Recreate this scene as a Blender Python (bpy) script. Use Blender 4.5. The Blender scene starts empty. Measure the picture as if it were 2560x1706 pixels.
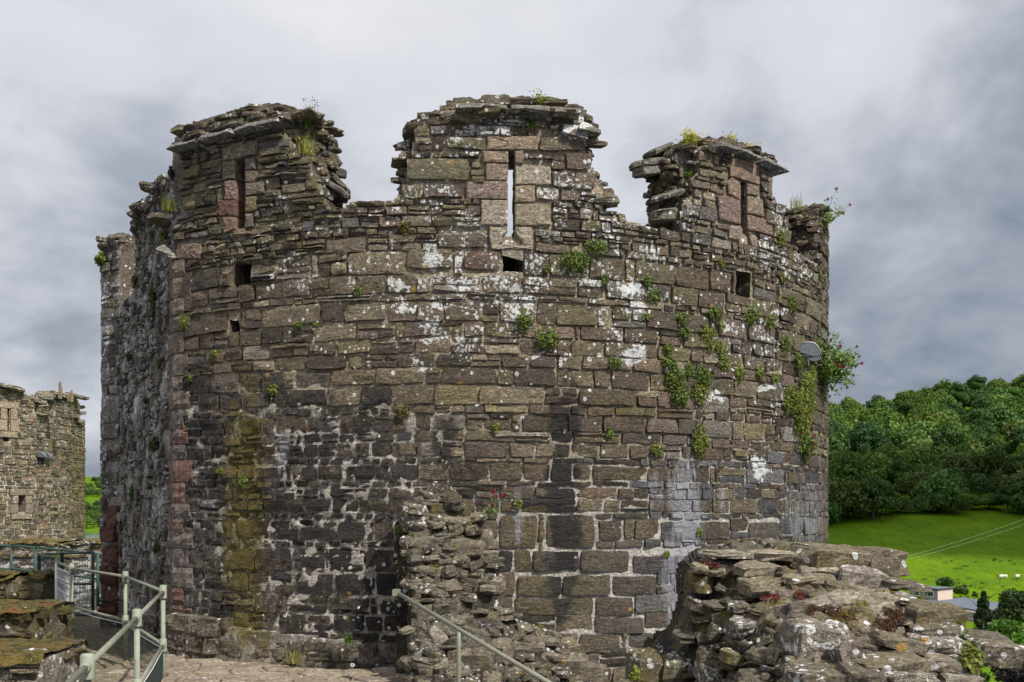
import bpy, math, random
import numpy as np
from mathutils import Vector, Matrix

# ------------------------------------------------------------------ camera, sky, sun
# world units are metres; the origin is the photographer's eye, +Y is the view direction
scene = bpy.context.scene
K = 2600.0          # focal length in photograph pixels
HOR = 1270.0        # horizon row of the photograph
R_ = math.radians
cam_d = bpy.data.cameras.new('camera')
cam_d.sensor_width = 36.0
cam_d.lens = 36.0 * K / 2560.0
cam_d.shift_y = (HOR - 853.0) / 2560.0
cam_d.clip_start = 0.05
cam_d.clip_end = 9000.0
cam = bpy.data.objects.new('camera', cam_d)
scene.collection.objects.link(cam)
cam.rotation_euler = (R_(90), 0, 0)
scene.camera = cam

SUN_AZ, SUN_EL = 43.0, 47.0      # azimuth to the right of straight behind the camera
sun_dir = Vector((math.sin(R_(SUN_AZ)) * math.cos(R_(SUN_EL)), -math.cos(R_(SUN_AZ)) * math.cos(R_(SUN_EL)), math.sin(R_(SUN_EL))))
sun_d = bpy.data.lights.new('sun', 'SUN')
sun_d.energy = 5.0
sun_d.angle = R_(1.0)
sun_d.color = (1.0, 0.95, 0.87)
sun = bpy.data.objects.new('sun', sun_d)
scene.collection.objects.link(sun)
sun.rotation_euler = sun_dir.to_track_quat('Z', 'Y').to_euler()

def build_world():
    w = bpy.data.worlds.new('World'); scene.world = w; w.use_nodes = True
    nt = w.node_tree; nt.nodes.clear(); N = nt.nodes.new; L = nt.links.new
    out = N('ShaderNodeOutputWorld'); bg = N('ShaderNodeBackground')
    sky = N('ShaderNodeTexSky'); sky.sky_type = 'NISHITA'; sky.sun_disc = False
    sky.sun_elevation = R_(SUN_EL); sky.sun_rotation = math.atan2(sun_dir.x, sun_dir.y)
    sky.dust_density = 2.0
    tc = N('ShaderNodeTexCoord'); sep = N('ShaderNodeSeparateXYZ'); L(tc.outputs['Generated'], sep.inputs[0])
    # clouds on a flat layer overhead: direction divided by its height
    def m(op, a, b=None, clamp=False):
        n = N('ShaderNodeMath'); n.operation = op; n.use_clamp = clamp
        for i, v in enumerate((a, b)):
            if v is None: continue
            if isinstance(v, (int, float)): n.inputs[i].default_value = v
            else: L(v, n.inputs[i])
        return n.outputs[0]
    zc = m('ADD', m('MAXIMUM', sep.outputs[2], 0.0), 0.42)
    cx = m('DIVIDE', sep.outputs[0], zc); cy = m('DIVIDE', sep.outputs[1], zc)
    cmb = N('ShaderNodeCombineXYZ'); L(cx, cmb.inputs[0]); L(cy, cmb.inputs[1])
    def noise(scale, detail, off, dist=0.0):
        mp = N('ShaderNodeMapping'); mp.inputs['Location'].default_value = off; L(cmb.outputs[0], mp.inputs[0])
        n = N('ShaderNodeTexNoise'); n.inputs['Scale'].default_value = scale; n.inputs['Detail'].default_value = detail
        n.inputs['Roughness'].default_value = 0.55; n.inputs['Distortion'].default_value = dist
        L(mp.outputs[0], n.inputs['Vector']); return n.outputs['Fac']
    n1 = noise(1.35, 5, (9.27, 17.99, 3.15), 0.2); n2 = noise(4.2, 8, (11.52, -15.73, 2.17), 0.3)
    d = m('ADD', m('MULTIPLY', n1, 0.90), m('MULTIPLY', n2, 0.44)); d = m('ADD', d, -0.17)
    # cloud brightness: heavy grey low down, brighter and thinner overhead
    el = m('MULTIPLY', m('MAXIMUM', sep.outputs[2], 0.0), 1.0)
    lift = m('ADD', m('MULTIPLY', el, 0.72), -0.070)
    b = m('ADD', d, lift)
    ramp = N('ShaderNodeValToRGB'); L(b, ramp.inputs[0])
    cr = ramp.color_ramp; cr.elements[0].position = 0.28; cr.elements[0].color = (0.130, 0.165, 0.220, 1)
    cr.elements[1].position = 0.86; cr.elements[1].color = (0.86, 0.865, 0.90, 1)
    for p, c in ((0.40, (0.225, 0.265, 0.335, 1)), (0.52, (0.40, 0.435, 0.505, 1)), (0.66, (0.70, 0.72, 0.775, 1))):
        e = cr.elements.new(p); e.color = c
    mul = N('ShaderNodeMix'); mul.data_type = 'RGBA'; mul.inputs[0].default_value = 0.93
    sm = N('ShaderNodeMix'); sm.data_type = 'RGBA'; sm.blend_type = 'MULTIPLY'; sm.inputs[0].default_value = 1.0
    L(sky.outputs[0], sm.inputs[6]); sm.inputs[7].default_value = (0.09, 0.09, 0.09, 1)
    L(sm.outputs[2], mul.inputs[6]); L(ramp.outputs[0], mul.inputs[7])
    L(mul.outputs[2], bg.inputs[0]); bg.inputs[1].default_value = 1.0
    L(bg.outputs[0], out.inputs[0])
build_world()
scene.view_settings.view_transform = 'Standard'
scene.view_settings.look = 'None'
scene.view_settings.gamma = 1.0
scene.view_settings.exposure = 0.0
scene.view_settings.use_curve_mapping = False
scene.cycles.use_denoising = True
scene.cycles.max_bounces = 5
scene.cycles.use_adaptive_sampling = True
scene.cycles.adaptive_threshold = 0.025
scene.cycles.transparent_max_bounces = 8

rnd = random.Random(11)
rng = np.random.default_rng(11)

# ------------------------------------------------------------------ numeric helpers
def vnoise(p, seed=0):
    p = np.asarray(p, float); i = np.floor(p).astype(np.int64); f = p - i; u = f * f * (3 - 2 * f)
    r = np.zeros(len(p))
    for dx in (0, 1):
        wx = u[:, 0] if dx else 1 - u[:, 0]
        for dy in (0, 1):
            wy = u[:, 1] if dy else 1 - u[:, 1]
            for dz in (0, 1):
                wz = u[:, 2] if dz else 1 - u[:, 2]
                h = ((i[:, 0] + dx) * 374761393 + (i[:, 1] + dy) * 668265263 + (i[:, 2] + dz) * 1274126177 + seed * 97471177) & 0xffffffff
                h = ((h ^ (h >> 13)) * 1274126177) & 0xffffffff
                h = h ^ (h >> 16)
                r += wx * wy * wz * ((h & 0xffff) / 65535.0)
    return r * 2 - 1
def fbm(p, seed=0, octaves=4):
    p = np.asarray(p, float); r = 0; a = 1.0; t = 0
    for o in range(octaves):
        r = r + a * vnoise(p * 2 ** o + o * 17.3, seed + o); t += a; a *= 0.5
    return r / t
def col3(x, y, z): return np.stack([np.asarray(x, float) + 0 * np.asarray(y, float) + 0 * np.asarray(z, float), np.asarray(y, float) + 0 * np.asarray(x, float) + 0 * np.asarray(z, float), np.asarray(z, float) + 0 * np.asarray(x, float) + 0 * np.asarray(y, float)], -1)
def sstep(a, b, x): t = np.clip((x - a) / (b - a), 0, 1); return t * t * (3 - 2 * t)
def in_poly(x, y, poly):
    x = np.asarray(x); y = np.asarray(y); r = np.zeros(x.shape, bool); n = len(poly)
    for k in range(n):
        x0, y0 = poly[k]; x1, y1 = poly[(k + 1) % n]
        if y0 == y1: continue
        c = ((y0 > y) != (y1 > y)) & (x < (x1 - x0) * (y - y0) / (y1 - y0) + x0)
        r ^= c
    return r
def at(px, py, Y): return Vector(((px - 1280) / K * Y, Y, (HOR - py) / K * Y))

# ------------------------------------------------------------------ mesh helpers
class MB:
    """collects quads and triangles with a tint and a stain value per vertex"""
    def __init__(self): self.v = []; self.q = []; self.t = []; self.c = []; self.s = []; self.n = 0
    def add(self, v, q=None, t=None, tint=(0.3, 0.3, 0.3), stain=(0, 0, 0, 0)):
        v = np.asarray(v, float); k = len(v)
        tint = np.broadcast_to(np.asarray(tint, float), (k, 3)); stain = np.broadcast_to(np.asarray(stain, float), (k, 4))
        self.v.append(v); self.c.append(tint); self.s.append(stain)
        if q is not None and len(q): self.q.append(np.asarray(q, np.int64) + self.n)
        if t is not None and len(t): self.t.append(np.asarray(t, np.int64) + self.n)
        self.n += k
    def mesh(self, name, origin=None, smooth=False):
        v = np.concatenate(self.v) if self.v else np.zeros((0, 3))
        if origin is not None: v = v - np.asarray(origin)
        q = np.concatenate(self.q) if self.q else np.zeros((0, 4), np.int64)
        t = np.concatenate(self.t) if self.t else np.zeros((0, 3), np.int64)
        me = bpy.data.meshes.new(name)
        me.vertices.add(len(v)); me.vertices.foreach_set('co', v.astype(np.float32).ravel())
        nl = len(q) * 4 + len(t) * 3
        me.loops.add(nl); me.loops.foreach_set('vertex_index', np.concatenate([q.ravel(), t.ravel()]).astype(np.int32))
        me.polygons.add(len(q) + len(t))
        ls = np.concatenate([np.arange(len(q)) * 4, len(q) * 4 + np.arange(len(t)) * 3]).astype(np.int32)
        me.polygons.foreach_set('loop_start', ls)
        me.polygons.foreach_set('use_smooth', np.full(len(q) + len(t), smooth))
        a = me.attributes.new('tint', 'FLOAT_COLOR', 'POINT')
        a.data.foreach_set('color', np.concatenate([np.concatenate(self.c), np.ones((len(v), 1))], 1).astype(np.float32).ravel())
        a = me.attributes.new('stain', 'FLOAT_COLOR', 'POINT')
        a.data.foreach_set('color', np.concatenate(self.s).astype(np.float32).ravel())
        me.update(calc_edges=True)
        return me
def link(o): scene.collection.objects.link(o); return o
def empty(name, loc, label=None, cat=None, group=None):
    o = bpy.data.objects.new(name, None); o.location = loc; o.empty_display_size = 0.2; link(o)
    return tag(o, label, cat, group)
def tag(o, label=None, cat=None, group=None, kind=None):
    for k, v in (('label', label), ('category', cat), ('group', group), ('kind', kind)):
        if v: o[k] = v
    return o
def worldloc(p):
    l = Vector((0, 0, 0))
    while p is not None: l = l + p.location; p = p.parent
    return l
def build(mb, name, mat, parent=None, kind=None, smooth=False, origin=None):
    """link the collected shapes as ONE mesh object whose origin is the middle of its underside"""
    v = np.concatenate(mb.v); lo = v.min(0); hi = v.max(0)
    o0 = np.array([(lo[0] + hi[0]) / 2, (lo[1] + hi[1]) / 2, lo[2]]) if origin is None else np.asarray(origin, float)
    me = mb.mesh(name, o0, smooth); me.materials.append(mat)
    o = bpy.data.objects.new(name, me); link(o)
    if parent is not None: o.parent = parent
    o.location = Vector(o0) - (worldloc(parent) if parent is not None else Vector((0, 0, 0)))
    if kind: o['kind'] = kind
    return o

def tube(mb, pts, rad, n=8, tint=(0.3, 0.3, 0.3), cap=True):
    pts = [Vector(p) for p in pts]; rad = rad if isinstance(rad, (list, tuple)) else [rad] * len(pts)
    V = []; Q = []; T = []
    for i, p in enumerate(pts):
        d = (pts[min(i + 1, len(pts) - 1)] - pts[max(i - 1, 0)]).normalized()
        a = d.orthogonal().normalized() if i == 0 else (a - d * a.dot(d)).normalized()
        b = d.cross(a)
        for k in range(n):
            t = 2 * math.pi * k / n; V.append(p + (a * math.cos(t) + b * math.sin(t)) * rad[i])
    for i in range(len(pts) - 1):
        for k in range(n):
            k2 = (k + 1) % n; Q.append((i * n + k, i * n + k2, (i + 1) * n + k2, (i + 1) * n + k))
    if cap:
        for base, p, rev in ((0, pts[0], True), ((len(pts) - 1) * n, pts[-1], False)):
            c = len(V); V.append(p)
            for k in range(n):
                k2 = (k + 1) % n; T.append((c, base + k2, base + k) if rev else (c, base + k, base + k2))
    mb.add([tuple(v) for v in V], Q, T, tint)
BOXQ = [(0, 3, 2, 1), (4, 5, 6, 7), (0, 1, 5, 4), (1, 2, 6, 5), (2, 3, 7, 6), (3, 0, 4, 7)]
def box(mb, lo, hi, tint=(0.3, 0.3, 0.3), M=None):
    x0, y0, z0 = lo; x1, y1, z1 = hi
    V = [(x0, y0, z0), (x1, y0, z0), (x1, y1, z0), (x0, y1, z0), (x0, y0, z1), (x1, y0, z1), (x1, y1, z1), (x0, y1, z1)]
    if M is not None: V = [tuple(M @ Vector(v)) for v in V]
    mb.add(V, BOXQ, None, tint)
def slab(mb, c, size, rz=0.0, tilt=(0.0, 0.0), seed=0, tint=(0.2, 0.17, 0.13), stain=(0, 0, 0, 0), nside=9, rough=1.0, R=None, angular=0.55):
    """flat irregular stone: polygon outline, cleft faces, broken edge; size = full x, y, thickness"""
    r = np.random.default_rng(seed); sx, sy, sz = size
    ang = (np.arange(nside) + r.uniform(-0.32, 0.32, nside)) / nside * 2 * np.pi
    e = 5.0 * angular + 2.0
    rad = 1.0 / (np.abs(np.cos(ang)) ** e + np.abs(np.sin(ang)) ** e) ** (1 / e) * r.uniform(0.80, 1.06, nside)
    ox, oy = np.cos(ang) * rad * sx / 2, np.sin(ang) * rad * sy / 2
    V = []; levels = ((-0.5, 0.80), (-0.40, 0.97), (0.05, 1.0), (0.38, 0.96), (0.5, 0.84))
    for z, k in levels:
        k2 = k * (1 + r.uniform(-0.09, 0.07, nside) * rough); off = r.uniform(-0.03, 0.03, 2) * rough
        V.append(np.stack([ox * k2 + off[0] * sx, oy * k2 + off[1] * sy, z * sz + r.uniform(-0.10, 0.10, nside) * sz * rough], 1))
    top = np.stack([ox * 0.45, oy * 0.45, 0.5 * sz + r.uniform(-0.12, 0.13, nside) * sz * rough], 1); V.append(top)
    V = np.concatenate(V); V = np.concatenate([V, [[0, 0, 0.52 * sz + r.uniform(-.08, .08) * sz], [0, 0, -0.5 * sz]]])
    Q = []; T = []; n = nside
    for l in range(len(levels)):
        for k in range(n):
            k2 = (k + 1) % n; Q.append((l * n + k, l * n + k2, (l + 1) * n + k2, (l + 1) * n + k))
    ct, cb = len(V) - 2, len(V) - 1; lt = len(levels) * n
    for k in range(n):
        k2 = (k + 1) % n; T.append((ct, lt + k, lt + k2)); T.append((cb, k2, k))
    M = (Matrix.Rotation(rz, 3, 'Z') @ Matrix.Rotation(tilt[0], 3, 'X') @ Matrix.Rotation(tilt[1], 3, 'Y')) if R is None else R
    V = V @ np.array(M).T + np.asarray(c, float)
    mb.add(V, Q, T, np.asarray(tint), stain)

# ------------------------------------------------------------------ node material helpers
class NT:
    def __init__(self, name):
        self.m = bpy.data.materials.new(name); self.m.use_nodes = True; self.nt = self.m.node_tree; self.nt.nodes.clear()
        self.out = self.N('ShaderNodeOutputMaterial'); self.b = self.N('ShaderNodeBsdfPrincipled'); self.L(self.b.outputs[0], self.out.inputs[0])
        self.b.inputs['Roughness'].default_value = 0.9; self.b.inputs['Specular IOR Level'].default_value = 0.25
    def N(self, t): return self.nt.nodes.new(t)
    def L(self, a, b): self.nt.links.new(a, b)
    def put(self, v, sock):
        if isinstance(v, (int, float)): sock.default_value = v
        elif isinstance(v, (tuple, list)): sock.default_value = tuple(v) if len(v) == len(sock.default_value) else tuple(v) + (1.0,)
        else: self.L(v, sock)
    def math(self, op, a, b=None, clamp=False):
        n = self.N('ShaderNodeMath'); n.operation = op; n.use_clamp = clamp; self.put(a, n.inputs[0])
        if b is not None: self.put(b, n.inputs[1])
        return n.outputs[0]
    def range(self, v, a, b, c=0.0, d=1.0, smooth=True):
        n = self.N('ShaderNodeMapRange'); n.interpolation_type = 'SMOOTHSTEP' if smooth else 'LINEAR'
        self.put(v, n.inputs[0])
        for i, x in enumerate((a, b, c, d)): self.put(x, n.inputs[i + 1])
        return n.outputs[0]
    def pos(self, scale=(1, 1, 1), obj=False):
        if obj: s = self.N('ShaderNodeTexCoord').outputs['Object']
        else: s = self.N('ShaderNodeNewGeometry').outputs['Position']
        if scale == (1, 1, 1): return s
        n = self.N('ShaderNodeVectorMath'); n.operation = 'MULTIPLY'; self.L(s, n.inputs[0]); n.inputs[1].default_value = scale
        return n.outputs[0]
    def noise(self, vec, scale, detail=4, rough=0.55, dist=0.0, out='Fac'):
        n = self.N('ShaderNodeTexNoise'); self.L(vec, n.inputs['Vector']); n.inputs['Scale'].default_value = scale
        n.inputs['Detail'].default_value = detail; n.inputs['Roughness'].default_value = rough; n.inputs['Distortion'].default_value = dist
        return n.outputs[out]
    def voro(self, vec, scale, feature='F1'):
        n = self.N('ShaderNodeTexVoronoi'); n.feature = feature; self.L(vec, n.inputs['Vector']); n.inputs['Scale'].default_value = scale
        return n
    def attr(self, name):
        n = self.N('ShaderNodeAttribute'); n.attribute_name = name; return n
    def mix(self, f, a, b, mode='MIX'):
        n = self.N('ShaderNodeMix'); n.data_type = 'RGBA'; n.blend_type = mode; n.clamp_factor = True
        self.put(f, n.inputs[0]); self.put(a, n.inputs[6]); self.put(b, n.inputs[7]); return n.outputs[2]
    def bump(self, h, dist, strength=1.0, normal=None):
        n = self.N('ShaderNodeBump'); n.inputs['Strength'].default_value = strength; n.inputs['Distance'].default_value = dist
        self.L(h, n.inputs['Height'])
        if normal is not None: self.L(normal, n.inputs['Normal'])
        return n.outputs[0]

def rock_material(name, bump=1.0, mortar=False, far=False):
    g = NT(name); p = g.pos()
    tint = g.attr('tint').outputs['Color']; st = g.attr('stain'); sp = g.N('ShaderNodeSeparateColor'); g.L(st.outputs['Color'], sp.inputs[0])
    lich, moss, black, leach = sp.outputs[0], sp.outputs[1], sp.outputs[2], st.outputs['Alpha']
    nA = g.noise(p, 5.0, 3); nB = g.noise(p, 38.0, 4, 0.65); nC = g.noise(p, 190.0, 2, 0.7)
    nS = g.noise(g.pos((1, 1, 3.0)), 18.0, 4, 0.65)
    c = g.mix(1.0, tint, g.range(nA, 0.25, 0.75, 0.68, 1.44, False), 'MULTIPLY')
    c = g.mix(1.0, c, g.range(nB, 0.25, 0.75, 0.42, 1.58, False), 'MULTIPLY')
    c = g.mix(1.0, c, g.range(nC, 0.25, 0.75, 0.55, 1.50, False), 'MULTIPLY')
    c = g.mix(1.0, c, g.range(nS, 0.3, 0.7, 0.62, 1.38, False), 'MULTIPLY')
    # warm iron and cool grey drift inside a block
    c = g.mix(g.range(g.noise(p, 9.0, 3), 0.55, 0.75, 0, 0.5), c, (0.150, 0.104, 0.052))
    if not mortar:
        c = g.mix(g.range(g.noise(p, 3.0, 3), 0.55, 0.72, 0, 0.35), c, (0.115, 0.112, 0.112))
    # bedding cracks and open pits in the stone
    crk = g.math('MULTIPLY', g.range(g.math('ABSOLUTE', g.math('SUBTRACT', nS, 0.5)), 0.0, 0.022, 1.0, 0.0), g.range(nA, 0.46, 0.60))
    c = g.mix(g.math('MULTIPLY', crk, 0.75), c, (0.022, 0.018, 0.014))
    # pale mineral grains
    c = g.mix(g.range(nC, 0.64, 0.73, 0, 0.55), c, (0.48, 0.45, 0.39)); c = g.mix(g.range(nB, 0.36, 0.26, 0, 0.8), c, (0.020, 0.016, 0.012))
    # algae and moss
    nM = g.noise(g.pos((1, 1, 0.35)), 13.0, 5, 0.7)
    fM = g.range(g.math('ADD', nM, g.math('MULTIPLY', moss, 0.56)), 0.70, 1.04, 0, 0.82)
    c = g.mix(fM, c, g.mix(nB, (0.045, 0.042, 0.008), (0.215, 0.165, 0.030)))
    # black crust
    nK = g.noise(g.pos((1, 1, 0.6)), 14.0, 5, 0.72)
    fK = g.range(g.math('ADD', nK, g.math('MULTIPLY', black, 0.55)), 0.66, 1.0, 0, 0.85)
    c = g.mix(fK, c, (0.022, 0.020, 0.021))
    # lime leached out and run down
    nL = g.noise(g.pos((1, 1, 0.16)), 17.0, 4, 0.6)
    fL = g.range(g.math('ADD', nL, g.math('MULTIPLY', leach, 0.55)), 0.66, 1.0, 0, 0.72)
    c = g.mix(fL, c, (0.34, 0.345, 0.375))
    # white crustose lichen: thick patches and single round thalli
    big = g.noise(p, 30.0, 5, 0.68); med = g.noise(p, 3.6, 2, 0.5)
    l2 = g.math('MULTIPLY', lich, g.math('MAXIMUM', g.range(med, 0.36, 0.52, 0.25, 1.0), g.range(lich, 0.78, 1.0)))
    fP = g.range(g.math('ADD', big, g.math('MULTIPLY', l2, 0.385)), 0.76, 0.80)
    v = g.voro(p, 21.0); rc = g.N('ShaderNodeSeparateColor'); g.L(v.outputs['Color'], rc.inputs[0])
    dist = g.math('ADD', v.outputs['Distance'], g.math('MULTIPLY', g.math('SUBTRACT', nB, 0.5), 0.22))
    lg = g.math('MULTIPLY', lich, g.range(med, 0.40, 0.60, 0.15, 1.25))
    rad = g.range(rc.outputs[0], g.math('SUBTRACT', 1.0, g.math('MULTIPLY', lg, 0.95)), 1.03, 0.0, 0.62, False)
    spot = g.range(g.math('SUBTRACT', rad, dist), 0.0, 0.03)
    core = g.range(g.math('SUBTRACT', g.math('MULTIPLY', rad, 0.5), dist), 0.0, 0.05, 0, 0.6)
    core = g.math('MULTIPLY', core, g.range(rc.outputs[1], 0.45, 0.55))
    fLi = g.math('MAXIMUM', fP, g.math('SUBTRACT', spot, core, True))
    v2 = g.voro(p, 75.0); rc2 = g.N('ShaderNodeSeparateColor'); g.L(v2.outputs['Color'], rc2.inputs[0])
    tiny = g.math('MULTIPLY', g.range(v2.outputs['Distance'], 0.30, 0.20), g.range(rc2.outputs[0], g.math('SUBTRACT', 0.96, g.math('MULTIPLY', lich, 0.22)), 0.98))
    fLi = g.math('MAXIMUM', fLi, g.math('MULTIPLY', g.math('MULTIPLY', tiny, 0.8), g.range(med, 0.40, 0.58)))
    c = g.mix(g.math('MULTIPLY', fLi, 0.92), c, g.mix(nC, (0.52, 0.53, 0.52), (0.86, 0.87, 0.86)))
    # rare orange lichen
    v3 = g.voro(p, 9.0); rc3 = g.N('ShaderNodeSeparateColor'); g.L(v3.outputs['Color'], rc3.inputs[0])
    d3 = g.math('ADD', v3.outputs['Distance'], g.math('MULTIPLY', g.math('SUBTRACT', nB, 0.5), 0.35))
    fo = g.math('MULTIPLY', g.range(d3, 0.26, 0.18), g.range(rc3.outputs[1], 0.985, 0.988))
    c = g.mix(g.math('MULTIPLY', fo, 0.75), c, (0.42, 0.23, 0.045))
    g.put(c, g.b.inputs['Base Color'])
    g.put(g.range(nB, 0.3, 0.7, 0.82, 0.97, False), g.b.inputs['Roughness'])
    if far:
        h = g.math('ADD', g.math('MULTIPLY', nA, 0.6), nB); g.put(g.bump(h, 0.03, 0.8), g.b.inputs['Normal'])
    else:
        h = g.math('ADD', g.math('MULTIPLY', nB, 0.55), g.math('MULTIPLY', nC, 0.22))
        h = g.math('ADD', h, g.math('MULTIPLY', nS, 0.75 if not mortar else 0.3)); h = g.math('SUBTRACT', h, g.math('MULTIPLY', crk, 0.25))
        g.put(g.bump(h, 0.034 * bump, 1.0), g.b.inputs['Normal'])
    return g.m
M_ROCK = rock_material('weathered_stone')
M_MORTAR = rock_material('lime_mortar', 0.75, True)
M_FAR = rock_material('far_weathered_stone', far=True)

def leaf_material(name, trans=0.35):
    g = NT(name); tint = g.attr('tint').outputs['Color']
    n = g.noise(g.pos(), 20.0, 2)
    c = g.mix(1.0, tint, g.range(n, 0.3, 0.7, 0.75, 1.25, False), 'MULTIPLY')
    g.put(c, g.b.inputs['Base Color']); g.b.inputs['Roughness'].default_value = 0.55
    tr = g.N('ShaderNodeBsdfTranslucent'); g.put(g.mix(1.0, c, (1.0, 1.15, 0.5), 'MULTIPLY'), tr.inputs['Color'])
    ms = g.N('ShaderNodeMixShader'); ms.inputs[0].default_value = trans
    g.L(g.b.outputs[0], ms.inputs[1]); g.L(tr.outputs[0], ms.inputs[2]); g.L(ms.outputs[0], g.out.inputs[0])
    return g.m
M_LEAF = leaf_material('leaves')
def plain(name, col, rough=0.6, metal=0.0, var=0.15, scale=6.0, spec=0.4, bump=0.0):
    g = NT(name); n = g.noise(g.pos(obj=True), scale, 5)
    c = g.mix(1.0, col, g.range(n, 0.3, 0.7, 1 - var, 1 + var, False), 'MULTIPLY')
    g.put(c, g.b.inputs['Base Color']); g.b.inputs['Roughness'].default_value = rough; g.b.inputs['Metallic'].default_value = metal
    g.b.inputs['Specular IOR Level'].default_value = spec
    if bump: g.put(g.bump(n, bump), g.b.inputs['Normal'])
    return g.m
# ------------------------------------------------------------------ masonry generator
class Arc:
    """upright round wall: s runs along the face to the right, h is height, d is distance out of the face"""
    def __init__(self, C, R, alpha=0.0): self.C = C; self.R = R; self.al = alpha
    def P(self, s, h, d=0.0):
        f = np.asarray(s) / self.R + self.al
        return col3(self.C[0] + (self.R + d) * np.sin(f), self.C[1] - (self.R + d) * np.cos(f), h)
    def s_of(self, px, d=0.0):
        m = (px - 1280) / K; cx, cy = self.C; r = self.R + d
        a = 1 + m * m; b = -2 * (m * cx + cy); c = cx * cx + cy * cy - r * r; D = b * b - 4 * a * c
        Y = (-b - math.sqrt(max(D, 0))) / (2 * a); X = m * Y
        return (math.atan2(X - cx, -(Y - cy)) - self.al) * self.R, Y
    def hit(self, px, py, d=0.0):
        s, Y = self.s_of(px, d); return s, (HOR - py) / K * Y
class Line:
    """upright flat wall; s = 0 at O and grows to the right"""
    def __init__(self, O, direc): self.O = np.array(O, float); self.t = np.array(direc, float) / np.hypot(*direc); self.n = np.array([self.t[1], -self.t[0]])
    def P(self, s, h, d=0.0):
        s = np.asarray(s); d = d + 0 * s
        return col3(self.O[0] + self.t[0] * s + self.n[0] * d, self.O[1] + self.t[1] * s + self.n[1] * d, h)
    def s_of(self, px, d=0.0):
        m = (px - 1280) / K; o = self.O + self.n * d
        s = (m * o[1] - o[0]) / (self.t[0] - m * self.t[1]); return s, o[1] + self.t[1] * s
    def hit(self, px, py, d=0.0):
        s, Y = self.s_of(px, d); return s, (HOR - py) / K * Y
def project(v):
    v = np.asarray(v); y = np.maximum(v[:, 1], 0.1); return 1280 + K * v[:, 0] / y, HOR - K * v[:, 2] / y

def stone(surf, quad, df, db, seed, tint, stain_fn, rough=0.012, strata=0.0, cell=0.036, bulge=0.006, edge=0.007, roundp=12.0, tilt=None):
    """one block: quad = (bl, br, tr, tl) in (s, h); front at df, flanks run back to db"""
    r = np.random.default_rng(seed); q = np.array(quad, float)
    w = max(0.5 * (q[1, 0] - q[0, 0] + q[2, 0] - q[3, 0]), 0.02); hh = max(0.5 * (q[3, 1] - q[0, 1] + q[2, 1] - q[1, 1]), 0.015)
    nu = int(np.clip(w / cell, 2, 13)); nv = int(np.clip(hh / cell, 2, 8)); eu = min(edge / w, 0.16); ev = min(edge / hh, 0.2)
    U = np.concatenate([[0], np.linspace(eu, 1 - eu, nu + 1), [1]]); V = np.concatenate([[0], np.linspace(ev, 1 - ev, nv + 1), [1]])
    ju = r.uniform(-0.3, 0.3, len(U)) / nu; ju[[0, 1, -2, -1]] = 0; jv = r.uniform(-0.3, 0.3, len(V)) / nv; jv[[0, 1, -2, -1]] = 0
    uu, vv = np.meshgrid(U + ju * (1 - 2 * eu), V + jv * (1 - 2 * ev)); u = uu.ravel(); v = vv.ravel()
    a = 2 * u - 1; b = 2 * v - 1; mx = np.maximum(np.maximum(np.abs(a), np.abs(b)), 1e-6)
    rr = (np.abs(a) ** roundp + np.abs(b) ** roundp) ** (1 / roundp); k = mx / np.maximum(rr, 1e-6)
    u = 0.5 + a * k / 2; v = 0.5 + b * k / 2
    s = (q[0, 0] * (1 - u) + q[1, 0] * u) * (1 - v) + (q[3, 0] * (1 - u) + q[2, 0] * u) * v
    h = (q[0, 1] * (1 - u) + q[1, 1] * u) * (1 - v) + (q[3, 1] * (1 - u) + q[2, 1] * u) * v
    pn = np.stack([s * 7, h * 9, np.full_like(s, seed % 97)], 1)
    s = s + 0.009 * fbm(pn, 3, 3) * 2; h = h + 0.008 * fbm(pn, 9, 3) * 2
    ring = (mx > 0.9999)
    d = df + bulge * (1 - a ** 4) * (1 - b ** 4) + rough * 1.6 * fbm(np.stack([s * 6, h * 10, np.full_like(s, seed % 89)], 1), 21, 3)
    if strata: d = d + strata * fbm(np.stack([s * 2.5, h * 34, np.full_like(s, seed % 83)], 1), 33, 2)
    tl = r.uniform(-1, 1, 2) * 0.010 if tilt is None else tilt
    d = d + a * tl[0] + b * tl[1]
    d = d + r.uniform(-0.3, 0.3, len(d)) * rough
    d = np.where(ring, db, d)
    P = surf.P(s, h, d)
    n1 = len(U); j, i = np.meshgrid(np.arange(len(V) - 1), np.arange(n1 - 1), indexing='ij'); o = (j * n1 + i).ravel()
    Q = np.stack([o, o + 1, o + n1 + 1, o + n1], 1)
    px, py = project(P); ctr = P.mean(0)
    return dict(v=P, q=Q, tint=tint, stain=stain_fn(px, py, seed), px=px.mean(), py=py.mean(), area=w * hh / ctr[1] ** 2, c=ctr)

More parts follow.
